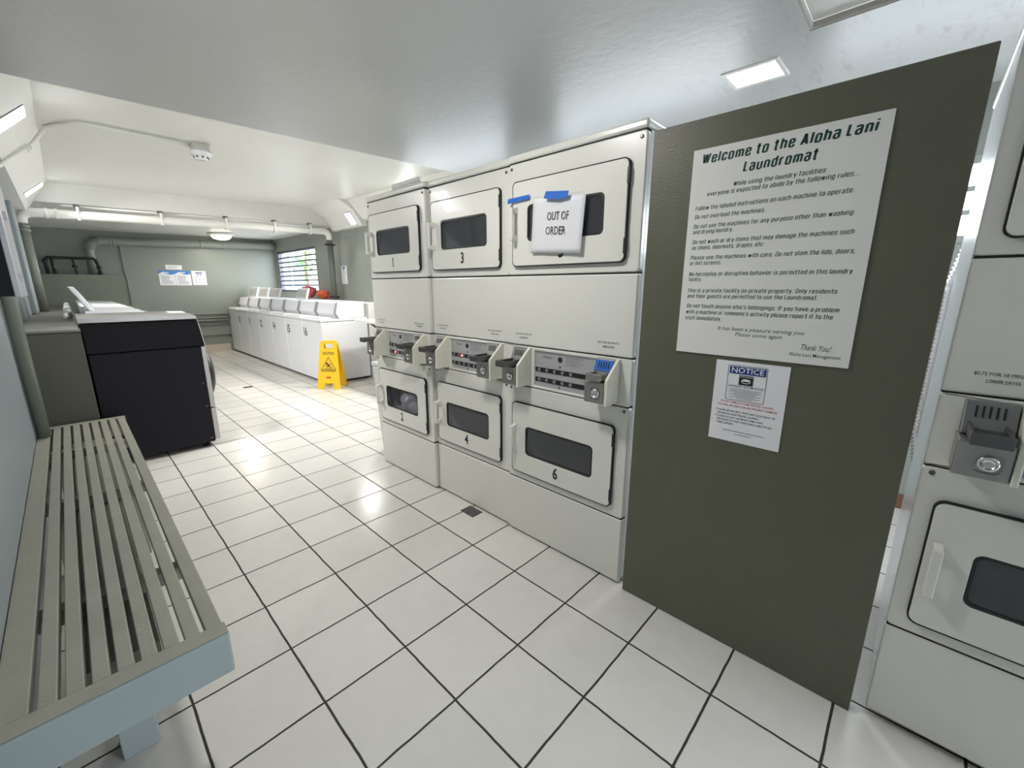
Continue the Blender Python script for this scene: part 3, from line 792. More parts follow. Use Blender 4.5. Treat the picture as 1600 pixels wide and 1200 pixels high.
SX = 0.8595
t = thing('rules_sign', 'large white laundry rules sign with green heading on the olive panel', 'sign', (SX, -0.287, 1.115), -pi/2)
MB().box(0, 0.507, -0.006, 0.0, 0, 0.676).build('sign_board', sign_white, t, 0.001)
def sx(y): return -0.287-y
def sz(z): return z-1.115
yy = -0.0063
def line(s, y0, y1, z, h, bold=0.004, shear=0.18):
    return text_mesh(s, front(sx(y0), sz(z), yy), abs(y1-y0), h*1.08, bold, shear)
def sline(s, y0, y1, z, h, t=0.15, shear=0.14):
    return stroke_text(s, front(sx(y0), sz(z), yy), abs(y1-y0), h, t, shear)
join_text('heading_lettering', [sline('Welcome to the Aloha Lani', -0.319, -0.767, 1.742, 0.036, 0.25),
                                sline('Laundromat', -0.446, -0.640, 1.697, 0.036, 0.25)], ink_green, t, 'dark green bold heading lettering')
ls = [('While using the laundry facilities', -0.424, -0.665, 1.661), ('everyone is expected to abide by the following rules...', -0.344, -0.742, 1.641)]
body = [('Follow the labeled instructions on each machine to operate.', -0.310, -0.736, 1.599), ('Do not overload the machines.', -0.310, -0.524, 1.572),
        ('Do not use the machines for any purpose other than washing', -0.309, -0.744, 1.541), ('and drying laundry.', -0.309, -0.437, 1.523),
        ('Do not wash or dry items that may damage the machines such', -0.310, -0.753, 1.490), ('as shoes, doormats, drapes, etc.', -0.310, -0.533, 1.471),
        ('Please use the machines with care. Do not slam the lids, doors,', -0.309, -0.762, 1.438), ('or lint screens.', -0.308, -0.412, 1.420),
        ('No horseplay or disruptive behavior is permitted in this laundry', -0.309, -0.765, 1.383), ('facility.', -0.309, -0.353, 1.365),
        ('This is a private facility on private property. Only residents', -0.311, -0.738, 1.327), ('and their guests are permitted to use the Laundromat.', -0.310, -0.694, 1.308),
        ('Do not touch anyone else\'s belongings. If you have a problem', -0.311, -0.750, 1.274), ('with a machine or someone\'s activity please report it to the', -0.311, -0.738, 1.253),
        ('staff immediately.', -0.310, -0.432, 1.232)]
ms = [sline(s, a, c, z, 0.0152, 0.18) for s, a, c, z in ls+body]
ms += [line('It has been a pleasure serving you', -0.424, -0.675, 1.203, 0.0105, 0.0, 0.3), line('Please come again', -0.481, -0.617, 1.186, 0.0105, 0.0, 0.3),
       line('Thank You!', -0.672, -0.748, 1.158, 0.0145, 0.0, 0.45), line('Aloha Lani Management', -0.643, -0.773, 1.1385, 0.0085, 0.004, 0)]
join_text('lettering', ms, ink_green, t)

t = thing('notice_sheet', 'white NOTICE sheet with blue bar and red text below the rules sign', 'notice', (SX, -0.432, 0.815), -pi/2)
MB().box(0, 0.222, -0.0025, 0, 0, 0.285).build('paper_sheet', paper, t)
o = MB().box(0.044, 0.157, -0.0034, -0.0026, 0.241, 0.268).build('notice_bar', ink_blue, t, label_ := 0) if False else MB().box(0.046, 0.157, -0.0034, -0.0026, 0.243, 0.268).build('notice_bar', ink_blue, t)
join_text('bar_lettering', [text_mesh('NOTICE', front(0.1015, 0.2475, -0.0037), 0.098, 0.016, 0.008, 0, 'CENTER')], ink_white, o, 'white capital lettering')
MB().ring(rrect(0.041, 0.161, 0.150, 0.272, 0.004, 3), rrect(0.0425, 0.1595, 0.1515, 0.2705, 0.003, 3), -0.0030, -0.0026).build('frame_line', ink, t)
o = MB().box(0.078, 0.122, -0.0034, -0.0026, 0.206, 0.239).build('basket_picture', ink, t)
b = MB(); b.prism([(0.100+0.014*math.cos(a), 0.220+0.008*math.sin(a)) for a in [2*pi*k/20 for k in range(20)]], 'y', -0.0040, -0.0035)
b.box(0.080, 0.120, -0.0040, -0.0035, 0.234, 0.2355); b.build('basket_outline', ink_white, o)
MB().prism([(0.100+0.012*math.cos(a), 0.220+0.006*math.sin(a)) for a in [pi+pi*k/12 for k in range(13)]], 'y', -0.0044, -0.0041).build('basket_lower_half', ink, o)  # lower half of the basket printed black
yy2 = -0.0030
ms = [text_mesh('LAUNDRY ROOM RULES', front(0.101, 0.1965, yy2), 0.108, 0.007, 0.004, 0, 'CENTER')]
b = MB()
for k in range(8):
    w = (0.100, 0.088, 0.104, 0.070, 0.098, 0.062, 0.094, 0.050)[k]
    b.box(0.101-w/2, 0.101+w/2, yy2-0.0003, yy2, 0.1895-0.0047*k, 0.1909-0.0047*k)
for k, w in enumerate((0.13, 0.052)):
    b.box(0.111-w/2, 0.111+w/2, yy2-0.0003, yy2, 0.0385-0.010*k, 0.0405-0.010*k)
b.build('small_print', ink_grey, t)
bl = ['PLEASE SEE SECURITY WITH ANY CONCERNS OR', 'REGARDING UNATTENDED LAUNDRY.', 'PLEASE DO NOT USE MORE ITEMS THAN', 'NECESSARY SO THAT EVERYONE IS ABLE TO DO', 'THEIR LAUNDRY.']
wd = [0.178, 0.132, 0.145, 0.172, 0.056]
for k, s in enumerate(bl): ms.append(text_mesh(s, front(0.022, 0.1065-0.0115*k, yy2), wd[k], 0.006, 0.006))
for k in (0, 2): ms.append(text_mesh('•', front(0.015, 0.1065-0.0115*k, yy2), 0.004, 0.008))
join_text('lettering', ms, ink, t)
join_text('red_lettering', [text_mesh('DO NOT REMOVE OTHER PEOPLES LAUNDRY.', front(0.111, 0.139, yy2), 0.165, 0.006, 0.006, 0, 'CENTER'),
                            text_mesh('YOU WILL BE LIABLE FOR ANY PROPERTY DAMAGE.', front(0.111, 0.1265, yy2), 0.185, 0.006, 0.006, 0, 'CENTER')], ink_red, t, 'red warning lettering')

# ------------------------------------------------------------------ top-load washers
def make_washer(label, loc, rotz, number, lid_up, group):
    Wd = 0.674
    root = thing('washing_machine', label, 'washer', loc, rotz, group)
    MB().box(0, Wd, 0, 0.68, 0.03, 0.868).build('cabinet', white_en, root, 0.012, 3)
    MB().box(0.01, Wd-0.01, 0.03, 0.66, 0.012, 0.030).build('toe_kick', dark, root)
    for fx in (0.05, Wd-0.05):
        for fy in (0.06, 0.62):
            MB().lathe([(0.02, 0.0), (0.02, 0.012)], (fx, fy, 0), 'z', 10).build('foot', black_plastic, root)
    MB().box(-0.002, Wd+0.002, -0.008, 0.682, 0.873, 0.912).build('top_deck', white_en, root, 0.010, 3)
    MB().box(0.07, Wd-0.07, 0.012, 0.225, 0.9125, 0.928).build('lid', white_en, root, 0.005)
    prof = [(0.245, 0.9125), (0.212, 0.985), (0.252, 1.125), (0.64, 1.140), (0.64, 0.9125)]
    c = MB().prism(prof, 'x', 0.030, Wd-0.030).build('console', console_en, root, 0.004)
    for x0, x1 in ((-0.002, 0.0295), (Wd-0.0295, Wd+0.002)):
        MB().prism([(0.243, 0.9125), (0.195, 0.985), (0.240, 1.132), (0.258, 1.132), (0.216, 0.985), (0.258, 0.9125)], 'x', x0, x1).build('edge_trim', console_end, c, 0.003)
    MB().prism([(0.262, 0.914), (0.220, 0.985), (0.258, 1.126), (0.638, 1.139), (0.638, 0.914)], 'x', 0.002, 0.0295).build('end_cap', white_en, c)
    MB().prism([(0.262, 0.914), (0.220, 0.985), (0.258, 1.126), (0.638, 1.139), (0.638, 0.914)], 'x', Wd-0.0295, Wd-0.002).build('end_cap', white_en, c)
    if number:
        join_text('number', [text_mesh(number, front(0.035, 0.650, -0.0006), None, 0.106, 0.03, 0, 'LEFT', fit=0.85)], ink, root)
    if lid_up:
        x0, x1, ln, cy = lid_up
        # a hinged cover standing open on the console, leaning back
        def Q(x, d, h, s=0.5 if cy > 0.5 else 0.30): return (x, cy+h*s+d, 1.142+h)
        cv = MB().loop_solid([Q(x0, 0, 0), Q(x1, 0, 0), Q(x1, 0.035, 0), Q(x0, 0.035, 0)], [Q(x0, 0, ln), Q(x1, 0, ln), Q(x1, 0.035, ln), Q(x0, 0.035, ln)])
        cv = cv.build('open_cover', white_en, root, 0.006)
        MB().loop_solid([Q(x0+0.04, -0.006, 0.03), Q(x1-0.04, -0.006, 0.03), Q(x1-0.04, -0.001, 0.03), Q(x0+0.04, -0.001, 0.03)],
                        [Q(x0+0.04, -0.006, ln-0.025), Q(x1-0.04, -0.006, ln-0.025), Q(x1-0.04, -0.001, ln-0.025), Q(x0+0.04, -0.001, ln-0.025)]).build('cover_lining', mat_cover, cv)
    return root
mat_cover = mat('cover_lining', (0.42, 0.43, 0.42), 0.4)
nums = ['16', '15', '14', '12', '11', '10', '9']
what = ['nearest the yellow caution sign, numbered 16', 'second from the caution sign, numbered 15', 'third from the caution sign, numbered 14',
        'fourth from the caution sign, numbered 12', 'fifth from the caution sign', 'sixth from the caution sign', 'farthest from the caution sign, by the back wall']
ups = [None, None, (0.08, 0.52, 0.18, 0.40), None, (0.10, 0.58, 0.18, 0.40), (0.08, 0.58, 0.19, 0.40), (0.06, 0.60, 0.20, 0.40)]
for i in range(7):
    make_washer('white top loading washer under the window, ' + what[i], (1.675, 4.955+0.68*(i+1)-0.003, 0), -pi/2, nums[i], ups[i], 'white washers along the window side')
order = ['nearest', 'second', 'third', 'fourth', 'fifth', 'sixth']
for i in range(6):
    lab = 'white washer in the left row, ' + ('directly' if i == 0 else order[i] + ' place') + ' behind the charcoal washer' + (' with open cover' if i < 2 else '')
    make_washer(lab, (0.05, 4.06+0.68*i+0.003, 0), pi/2, None, (0.10, 0.56, 0.20, 0.575) if i < 2 else None, 'white washers behind the charcoal one')

# charcoal front-load washer with steel top, facing +x
t = thing('front_load_washer', 'charcoal front loading washer with steel top at the end of the bench', 'washer', (-0.3, 3.3, 0))
Y0, Y1w = 0.0, 0.69
MB().box(-0.34, 0.318, Y0, Y1w, 0.045, 0.866).build('cabinet', navy_metal, t, 0.006)
MB().prism([(-0.345, 0.870), (0.345, 0.870), (0.318, 1.086), (-0.345, 1.086)], 'y', Y0-0.004, Y1w+0.004).build('upper_cabinet', black_metal, t, 0.006)
MB().prism([(-0.357, 1.090), (0.322, 1.090), (0.326, 1.110), (0.300, 1.128), (-0.357, 1.128)], 'y', Y0-0.010, Y1w+0.010).build('steel_top', steel, t, 0.004)
MB().prism([(0.3465, 0.872), (0.356, 0.868), (0.331, 1.086), (0.3215, 1.086)], 'y', Y0+0.001, Y1w-0.001).build('control_fascia', steel, t, 0.003)
MB().box(0.3185, 0.356, Y0+0.001, Y1w-0.001, 0.345, 0.866).build('front_panel', steel, t, 0.006)
MB().box(0.3185, 0.356, Y0+0.001, Y1w-0.001, 0.06, 0.338).build('lower_front_panel', steel, t, 0.006)
d = MB().lathe([(0.215, 0.357), (0.215, 0.385), (0.20, 0.405), (0.15, 0.425), (0.05, 0.435)], (0, 0.345, 0.60), 'x', 32).build('door', black_plastic, t)
MB().lathe([(0.24, 0.3565), (0.24, 0.372), (0.217, 0.378), (0.217, 0.3565)], (0, 0.345, 0.60), 'x', 32).build('door_ring', steel, d)
for fx in (-0.28, 0.27):
    for fy in (0.07, 0.62):
        MB().lathe([(0.03, 0.0), (0.03, 0.01), (0.015, 0.012), (0.015, 0.05)], (fx, fy, 0), 'z', 12).build('foot', black_plastic, t)
for zz in (0.36, 0.08, 0.56):
    MB().lathe([(0.006, 0.0), (0.006, -0.004)], (0.296, 0, zz), 'y', 10).build('screw', dark_metal, t)
tag(MB().box(-0.10, 0.0, 3.60, 3.80, 1.1285, 1.134).build('paper_note', paper), 'white card lying on the steel top of the charcoal washer', 'card')

# ------------------------------------------------------------------ ledge, pipes and back wall
t = thing('utility_ledge', 'olive boxed ledge between left wall and the charcoal washer', 'ledge', (-0.797, 3.25, 0))
MB().box(-0.1525, 0.148, 0, 6.0, 0, 1.035).build('ledge_box', mat('ledge_olive', (0.078, 0.081, 0.058), 0.45, bump=0.2, bscale=120, var=0.1), t, 0.006)
MB().box(-0.1525, 0.150, -0.002, 6.0, 1.036, 1.058).build('ledge_top', ledge_top, t, 0.006)
t = thing('utility_ledge', 'pale ledge running behind the white washers under the window', 'ledge', (2.54, 4.95, 0))
MB().box(-0.16, 0.189, 0, 4.78, 0, 1.09).build('ledge_box', white_paint, t, 0.004)
MB().box(-0.165, 0.189, -0.004, 4.78, 1.091, 1.11).build('ledge_top', white_paint, t, 0.004)
t = thing('boxed_enclosure', 'low olive boxed enclosure against the back wall under the black pipes', 'enclosure', (-0.32, 9.5, 0))
MB().box(-0.628, 0.455, -0.02, 0.249, 0, 1.545).build('box', mat('enclosure_paint', (0.235, 0.25, 0.20), 0.45, bump=0.2, var=0.06), t, 0.004)
MB().box(0.4555, 0.515, -0.035, 0.249, 0, 1.545).build('corner_board', sage, t, 0.003)
MB().box(0.46, 0.49, 0.225, 0.2495, 1.546, 2.12).build('conduit_cover', sage, t, 0.003)

def arc(c, r, a0, a1, plane, n=6):
    P = []
    for k in range(n+1):
        a = math.radians(a0+(a1-a0)*k/n)
        u, v = r*math.cos(a), r*math.sin(a)
        P.append({'xz': (c[0]+u, c[1], c[2]+v), 'yz': (c[0], c[1]+u, c[2]+v), 'xy': (c[0]+u, c[1]+v, c[2])}[plane])
    return P
def clamps(root, pts, r, m, axis):
    for p in pts:
        ax = {'x': 'x', 'z': 'z', 'y': 'y'}[axis]
        MB().lathe([(r+0.004, -0.018), (r+0.008, -0.012), (r+0.008, 0.012), (r+0.004, 0.018)], p, ax, 16).build('coupling', m, root)
# near pipe rising from the bench end
t = thing('drain_pipe', 'vertical grey green pipe standing behind the far end of the bench', 'pipe', (-0.915, 2.93, 0))
MB().tube([(0, 0, 0.4215), (0, 0, 2.16)], 0.032, 18).build('pipe', pipe_paint, t)
# left riser, beam pipe and right riser
t = thing('drain_pipe', 'grey green riser pipe standing on the left ledge', 'pipe', (-0.885, 6.46, 1.0585))
MB().tube([(0, 0, 0), (0, 0, 0.96)], 0.048, 20).build('pipe', pipe_paint, t)
clamps(t, [(0, 0, 0.94), (0, 0, 0.90)], 0.048, pipe_paint, 'z')
b = MB(); zz0 = 2.155
t = thing('drain_pipe', 'long white painted pipe strapped along the beam below the raised ceiling', 'pipe', (0, 6.46, 0))
b.tube([(-0.885, 0, 2.03)] + [(-0.785+0.10*math.cos(a), 0, 2.07+0.085*math.sin(a)) for a in [pi-0.0-k*pi/2/6 for k in range(7)]] + [(2.47, 0, 2.25)] + [(2.47+0.09*math.sin(a), 0, 2.16+0.09*math.cos(a)) for a in [k*pi/2/5 for k in range(1, 6)]] + [(2.56, 0, 2.115)], 0.050, 18)
b.build('pipe', white_paint, t)
MB().tube([(-0.55, 0.035, 2.262), (2.6, 0.035, 2.335)], 0.013, 8).build('conduit', white_paint, t)
for x in (-0.42, 0.35, 1.08, 1.72, 2.25):
    zx = 2.155+0.0289*(x+0.785)
    st = MB().box(x-0.012, x+0.012, -0.058, -0.052, zx-0.055, zx+0.09).box(x-0.012, x+0.012, -0.058, 0.07, zx-0.061, zx-0.055).build('strap', white_paint, t)
    MB().box(x-0.028, x+0.022, -0.052, 0.02, zx+0.092, zx+0.115).build('strap_bracket', dark_metal, st)
for x in (-0.68, -0.60):
    MB().lathe([(0.054, -0.015), (0.058, -0.01), (0.058, 0.01), (0.054, 0.015)], (x, 0, 2.155+0.0289*(x+0.785)), 'x', 18).build('coupling', white_paint, t)
t = thing('drain_pipe', 'dark green riser pipe in the right corner beside the louvred window', 'pipe', (2.56, 6.46, 1.111))
MB().tube([(0, 0, 0), (0, 0, 1.00)], 0.048, 18).build('pipe', mat('dark_pipe_paint', (0.13, 0.15, 0.12), 0.4), t)
for z in (0.06, 0.93):
    b = MB(); b.lathe([(0.055, -0.015), (0.055, 0.015)], (0, 0, z), 'z', 16).box(-0.085, 0.085, -0.01, 0.01, z-0.014, z+0.014)
    b.build('clamp', black_plastic, t)
# big pipe along the back wall
t = thing('drain_pipe', 'thick sage pipe with an elbow running along the top of the back wall', 'pipe', (0, 9.63, 0))
e = [(-0.265, 0, 1.548), (-0.265, 0, 1.93)] + [(-0.10-0.165*math.cos(a), 0, 1.95+0.165*math.sin(a)) for a in [k*pi/2/6 for k in range(7)]] + [(2.55, 0, 2.215), (2.72, 0, 2.218)]
MB().tube(e, 0.066, 18).build('pipe', sage, t)
for k in range(6):
    a = 0.15+k*0.25
    MB().tube([(-0.10-0.165*math.cos(a)-0.012*math.sin(a), 0, 1.95+0.165*math.sin(a)-0.012*math.cos(a)), (-0.10-0.165*math.cos(a)+0.012*math.sin(a), 0, 1.95+0.165*math.sin(a)+0.012*math.cos(a))], 0.072, 18).build('elbow_ring', sage, t)
for x in (0.02, 0.06, 1.35, 1.75):
    MB().lathe([(0.072, -0.015), (0.074, 0), (0.072, 0.015)], (x, 0, 2.118+0.0366*(x+0.1)), 'x', 18).build('coupling', sage, t)
MB().lathe([(0.105, 1.5465), (0.105, 1.557), (0.08, 1.56)], (-0.265, 0, 0), 'z', 22).build('floor_flange', pipe_paint, t)
# black manifold
t = thing('black_pipework', 'black pipe frame standing on the low enclosure by the back wall', 'pipework', (0, 9.515, 1.547))
MB().tube([(-0.81, -0.01, 0.0), (-0.82, -0.01, 0.22)] + [(-0.78, -0.01, 0.262), (-0.25, -0.01, 0.268), (-0.215, -0.01, 0.24), (-0.19, -0.01, 0.13), (-0.185, -0.01, 0.0)], 0.024, 12).build('pipe', black_pipe, t)
MB().tube([(-0.50, -0.01, 0.265), (-0.485, -0.01, 0.13), (-0.48, -0.01, 0.0)], 0.014, 10).tube([(-0.74, -0.01, 0.262), (-0.73, -0.01, 0.0)], 0.022, 10).build('branch_pipe', black_pipe, t)
b = MB()
for x, z in ((-0.19, 0.12), (-0.485, 0.13), (-0.82, 0.20), (-0.19, 0.03)):
    b.lathe([(0.034, -0.02), (0.034, 0.02)], (x, -0.01, z), 'z', 12)
b.build('fitting', black_pipe, t)
# thin conduits low on the back wall
for i, (z, r) in enumerate(((0.785, 0.012), (0.705, 0.012), (0.66, 0.022), (0.575, 0.016), (0.35, 0.012))):
    lab = ['topmost thin conduit low on the back wall beside the white washers', 'second conduit from the top, low on the back wall', 'thickest of the five conduits low on the back wall',
           'fourth conduit from the top, low on the back wall', 'lowest thin conduit on the back wall, above the tile skirting'][i]
    tag(MB().tube([(0.2, YB-r-0.003, z), (2.36, YB-r-0.003, z)], r, 8).build('wall_conduit', pipe_paint), lab, 'conduit', 'conduits low on the back wall')
# electrical conduit and smoke detector in the tray
t = thing('smoke_detector', 'white smoke detector on a box under the raised ceiling', 'smoke detector', (0.33, 3.80, zr(0.33)))
MB().box(-0.06, 0.06, -0.06, 0.06, -0.055, -0.001).build('junction_box', mat('box_paint', (0.62, 0.60, 0.55), 0.4), t, 0.003)
MB().lathe([(0.075, -0.056), (0.082, -0.075), (0.078, -0.088), (0.055, -0.095), (0.05, -0.12), (0.03, -0.128)], (0, 0, 0)).build('detector', white_en, t)
b = MB()
for k in range(8):
    a = 2*pi*k/8
    b.box(0.052*math.cos(a)-0.006, 0.052*math.cos(a)+0.006, 0.052*math.sin(a)-0.006, 0.052*math.sin(a)+0.006, -0.113, -0.102)
b.build('vent_slots', dark, t)
cz = lambda x: zr(x)-0.020
b = MB(); b.tube([(0.255, 3.79, cz(0.27)-0.01), (0.18, 3.77, cz(0.18)), (-0.35, 3.70, cz(-0.35)), (-0.42, 3.72, cz(-0.42)), (-0.48, 3.80, cz(-0.48)), (-0.585, 4.02, 2.505), (-0.66, 4.08, 2.40), (-0.70, 4.02, 2.335), (-0.84, 3.60, 2.12), (-0.90, 3.45, 2.05)], 0.013, 10)
o = tag(b.build('conduit', white_paint), 'thin white conduit bending from the smoke detector to the left soffit', 'conduit')
for p in ((-0.695, 4.03, 2.345), (-0.71, 3.99, 2.32)):
    MB().lathe([(0.019, -0.012), (0.019, 0.012)], p, 'y', 10).build('coupling', white_paint, o)

# ------------------------------------------------------------------ papers on the walls
def bars(b, x0, x1, z0, z1, n, y, rnd):
    for k in range(n):
        z = z1-(z1-z0)*k/(n-1); w = (x1-x0)*rnd.uniform(0.6, 1.0)
        b.box(x0, x0+w, y-0.0008, y, z-0.003, z+0.003)
rnd = random.Random(4)
def back_paper(label, x0, x1, z0, z1, style):
    t = thing('wall_notice', label, 'notice', (x0, YB, z0), 0, 'papers on the back wall')
    w, h = x1-x0, z1-z0
    MB().box(0, w, -0.003, -0.0005, 0, h).build('paper_sheet', paper, t)
    if style == 'blue':
        pts = [(0.0, h), (w, h)] + [(w-w*k/10, h-0.062-0.016*math.sin(k*0.62)) for k in range(11)]
        o = MB().prism(pts[::-1], 'y', -0.0045, -0.0032).build('blue_heading', ink_sky, t)
        b = MB(); b.box(0.04, 0.16, -0.0055, -0.0047, h-0.045, h-0.030); b.build('heading_marks', ink_white, o)
        b = MB(); bars(b, 0.03, w-0.03, 0.03, h-0.10, 9, -0.0031, rnd); b.build('print_lines', ink_grey, t)
    elif style == 'chart':
        b = MB(); b.box(0.06, w-0.06, -0.004, -0.0031, h-0.05, h-0.03).box(w/2-0.03, w/2-0.018, -0.004, -0.0031, h-0.10, h-0.06).box(w/2+0.018, w/2+0.03, -0.004, -0.0031, h-0.10, h-0.06)
        b.build('heading_marks', ink_blue, t)
        b = MB()
        for cx in (0.04, 0.105, 0.17):
            bars(b, cx, cx+0.04, 0.05, h-0.13, 4, -0.0031, rnd)
        b.build('print_lines', ink_grey, t)
    else:
        b = MB(); bars(b, 0.03, w-0.03, 0.028, h-0.03, 2, -0.0031, rnd); b.build('print_lines', ink_grey, t)
back_paper('blue headed paper on the back wall, leftmost of the three sheets', 0.630, 0.880, 1.372, 1.650, 'blue')
back_paper('blue headed paper on the back wall, middle of the three sheets', 0.885, 1.130, 1.372, 1.655, 'blue')
back_paper('white chart sheet on the back wall, rightmost of the three sheets', 1.150, 1.385, 1.378, 1.655, 'chart')
back_paper('small landscape paper above the blue headed sheets on the back wall', 0.755, 1.010, 1.672, 1.757, 'small')
t = thing('wall_notice', 'narrow white notice with blue heading on the right wall beside the window', 'notice', (XR, 6.48, 1.40), -pi/2)
MB().box(0, 0.21, -0.003, -0.0005, 0, 0.30).build('paper_sheet', paper, t)
MB().box(0.05, 0.16, -0.004, -0.0031, 0.262, 0.285).build('blue_heading', ink_blue, t)
b = MB(); bars(b, 0.03, 0.18, 0.03, 0.20, 7, -0.0031, rnd); b.build('print_lines', ink_grey, t)
MB().box(0.085, 0.115, -0.004, -0.0031, 0.222, 0.252).build('picture', ink, t)

# ------------------------------------------------------------------ bench
t = thing('slatted_bench', 'olive painted slatted bench along the left wall', 'bench', (-0.725, 0.32, 0))
BX0, BX1, BL, BZ = -0.205, 0.198, 2.87, 0.42
n = 9; pitch = (BX1-BX0)/n
for k in range(n):
    x0 = BX0+pitch*k+0.006; x1 = BX0+pitch*(k+1)-0.006
    if k == 0: x0 = BX0-0.018
    if k == n-1: x1 = BX1
    MB().box(x0, x1, 0.0505, BL-0.0505, BZ-0.035, BZ-0.0005).build('slat', bench_paint, t, 0.003)
o = MB().box(BX0-0.018, BX1+0.006, 0, 0.050, 0.288, BZ-0.006).build('end_board', bench_daylit, t, 0.006, 3)
MB().box(BX0-0.018, BX1+0.005, 0.001, 0.050, BZ-0.0058, BZ).build('top_edge', bench_paint, o, 0.002)
MB().box(BX0, BX1+0.006, BL-0.050, BL, 0.288, BZ).build('end_board', bench_paint, t, 0.006)
for y in (0.50, 1.44, 2.30):
    MB().box(BX0+0.01, BX1-0.01, y, y+0.05, BZ-0.085, BZ-0.0355).build('batten', bench_paint, t, 0.002)
for y in (0.225, 1.44, 2.50):
    for x in (-0.165, 0.055):
        a = x if y != 0.225 or x > 0 else -0.165
        if y == 0.225:
            a = (-0.165, -0.058)[x > 0]
            if x < 0: continue
        MB().box(a, a+0.085, y, y+0.09, 0, BZ-0.087).build('leg', bench_daylit if y == 0.225 else bench_paint, t, 0.003)
MB().box(-0.10, 0.07, 0.22, 2.65, BZ-0.13, BZ-0.0865).build('rail', bench_paint, t)

# wall cabinet at the left edge
t = thing('wall_cabinet', 'black sided metal cabinet hung on the left wall above the bench', 'cabinet', (XL, 1.72, 1.304))
MB().box(0.001, 0.125, 0, 0.42, 0, 0.52).build('cabinet_box', black_metal, t, 0.003)
MB().box(0.1255, 0.145, -0.004, 0.424, -0.004, 0.524).build('front_frame', mat('zinc', (0.45, 0.46, 0.48), 0.35, 0.7, var=0.1), t, 0.003)
for z in (0.06, 0.30, 0.46):
    MB().box(0.1455, 0.155, 0.05, 0.08, z, z+0.03).build('latch', dull_metal, t)
MB().tube([(0.06, 0.21, 0.5205), (0.05, 0.3, 0.62), (0.04, 0.8, 0.74), (0.03, 1.2, 0.80)], 0.012, 8).build('cable', frame_dark, t)

# ------------------------------------------------------------------ caution sign
t = thing('caution_sign', 'yellow folding wet floor CAUTION sign standing by the white washers', 'caution sign', (1.67, 4.75, 0), math.radians(-47))
def leaf_panel(tilt, name):
    """front leaf leaning to the back; local x right, y back"""
    b = MB()
    H = 0.64; hw0, hw1 = 0.158, 0.112
    def w(z): return hw0+(hw1-hw0)*z/H
    def P(x, z, d=0): return (x, tilt*(0.11-0.11*z/H)+d*tilt, z)
    def strip(z0, z1, xa0, xb0, xa1, xb1):
        b.loop_solid([P(xa0, z0), P(xb0, z0), P(xb1, z1), P(xa1, z1)], [P(xa0, z0, 0.016), P(xb0, z0, 0.016), P(xb1, z1, 0.016), P(xa1, z1, 0.016)])
    strip(0, 0.075, -w(0), -0.065, -w(0.075), -0.065); strip(0, 0.075, 0.065, w(0), 0.065, w(0.075))
    strip(0.075, 0.535, -w(0.075), w(0.075), -w(0.535), w(0.535))
    strip(0.535, 0.60, -w(0.535), -0.055, -w(0.60), -0.055); strip(0.535, 0.60, 0.055, w(0.535), 0.055, w(0.60))
    strip(0.60, H, -w(0.60), w(0.60), -w(H)+0.02, w(H)-0.02)
    return b.build(name, yellow, t, 0.004), P
fl, P = leaf_panel(-1, 'front_leaf')
leaf_panel(1, 'back_leaf')
MB().box(-0.09, 0.09, -0.018, 0.018, 0.628, 0.645).build('hinge', yellow, t, 0.004)
MB().box(-0.03, 0.03, -0.03, 0.03, 0.085, 0.105).build('spreader', black_plastic, t)
tilt_m = Matrix.Translation((0, -0.11-0.0165, 0)) @ Matrix.Rotation(-math.atan(0.11/0.64), 4, 'X')
def Fm(x, z): return tilt_m @ front(x, z*1.035, 0)
def fpoly(pts, name, m, d0=-0.0006, d1=-0.0012):
    M = tilt_m
    return MB().loop_solid([M @ Vector((x, d0, z)) for x, z in pts], [M @ Vector((x, d1, z)) for x, z in pts]).build(name, m, fl)
join_text('lettering', [text_mesh('CAUTION', Fm(0, 0.448), 0.155, 0.034, 0.02, 0, 'CENTER')], ink, fl)
def tri(r0, cz, R=0.0):
    return [(0, cz+r0), (-r0*0.866, cz-r0*0.5), (r0*0.866, cz-r0*0.5)]
b = MB()
M = tilt_m
def ringtri(r1, r2, cz):
    A, B = tri(r1, cz), tri(r2, cz)
    for i in range(3):
        j = (i+1) % 3
        b.quad(*[M @ Vector((x, -0.0012, z)) for x, z in (A[i], A[j], B[j], B[i])])
ringtri(0.120, 0.106, 0.315)
b.box(0, 0, 0, 0, 0, 0) if False else None
def limb(pts, r):
    b.tube([M @ Vector((x, -0.004, z)) for x, z in pts], r, 8)
b.lathe([(0.011, -0.002), (0.011, 0.002)], tuple(M @ Vector((-0.022, -0.003, 0.352))), 'y', 12)
limb([(-0.014, 0.340), (0.008, 0.312)], 0.008); limb([(0.008, 0.312), (-0.014, 0.300), (-0.030, 0.310)], 0.005)
limb([(0.008, 0.312), (0.022, 0.296), (0.044, 0.300)], 0.005); limb([(-0.010, 0.336), (-0.034, 0.326)], 0.004); limb([(-0.006, 0.334), (0.022, 0.334), (0.030, 0.346)], 0.004)
b.build('slip_symbol', ink, fl)
fpoly([(-0.060, 0.272), (0.060, 0.272), (0.060, 0.279), (-0.060, 0.279)], 'symbol_text_line', ink)
fpoly([(-0.095, 0.240), (0.095, 0.240), (0.095, 0.247), (-0.095, 0.247)], 'small_print', ink)
fpoly([(-0.030, 0.148), (0.030, 0.148), (0.034, 0.158), (0.030, 0.168), (-0.030, 0.168), (-0.034, 0.158)], 'red_badge', ink_red)

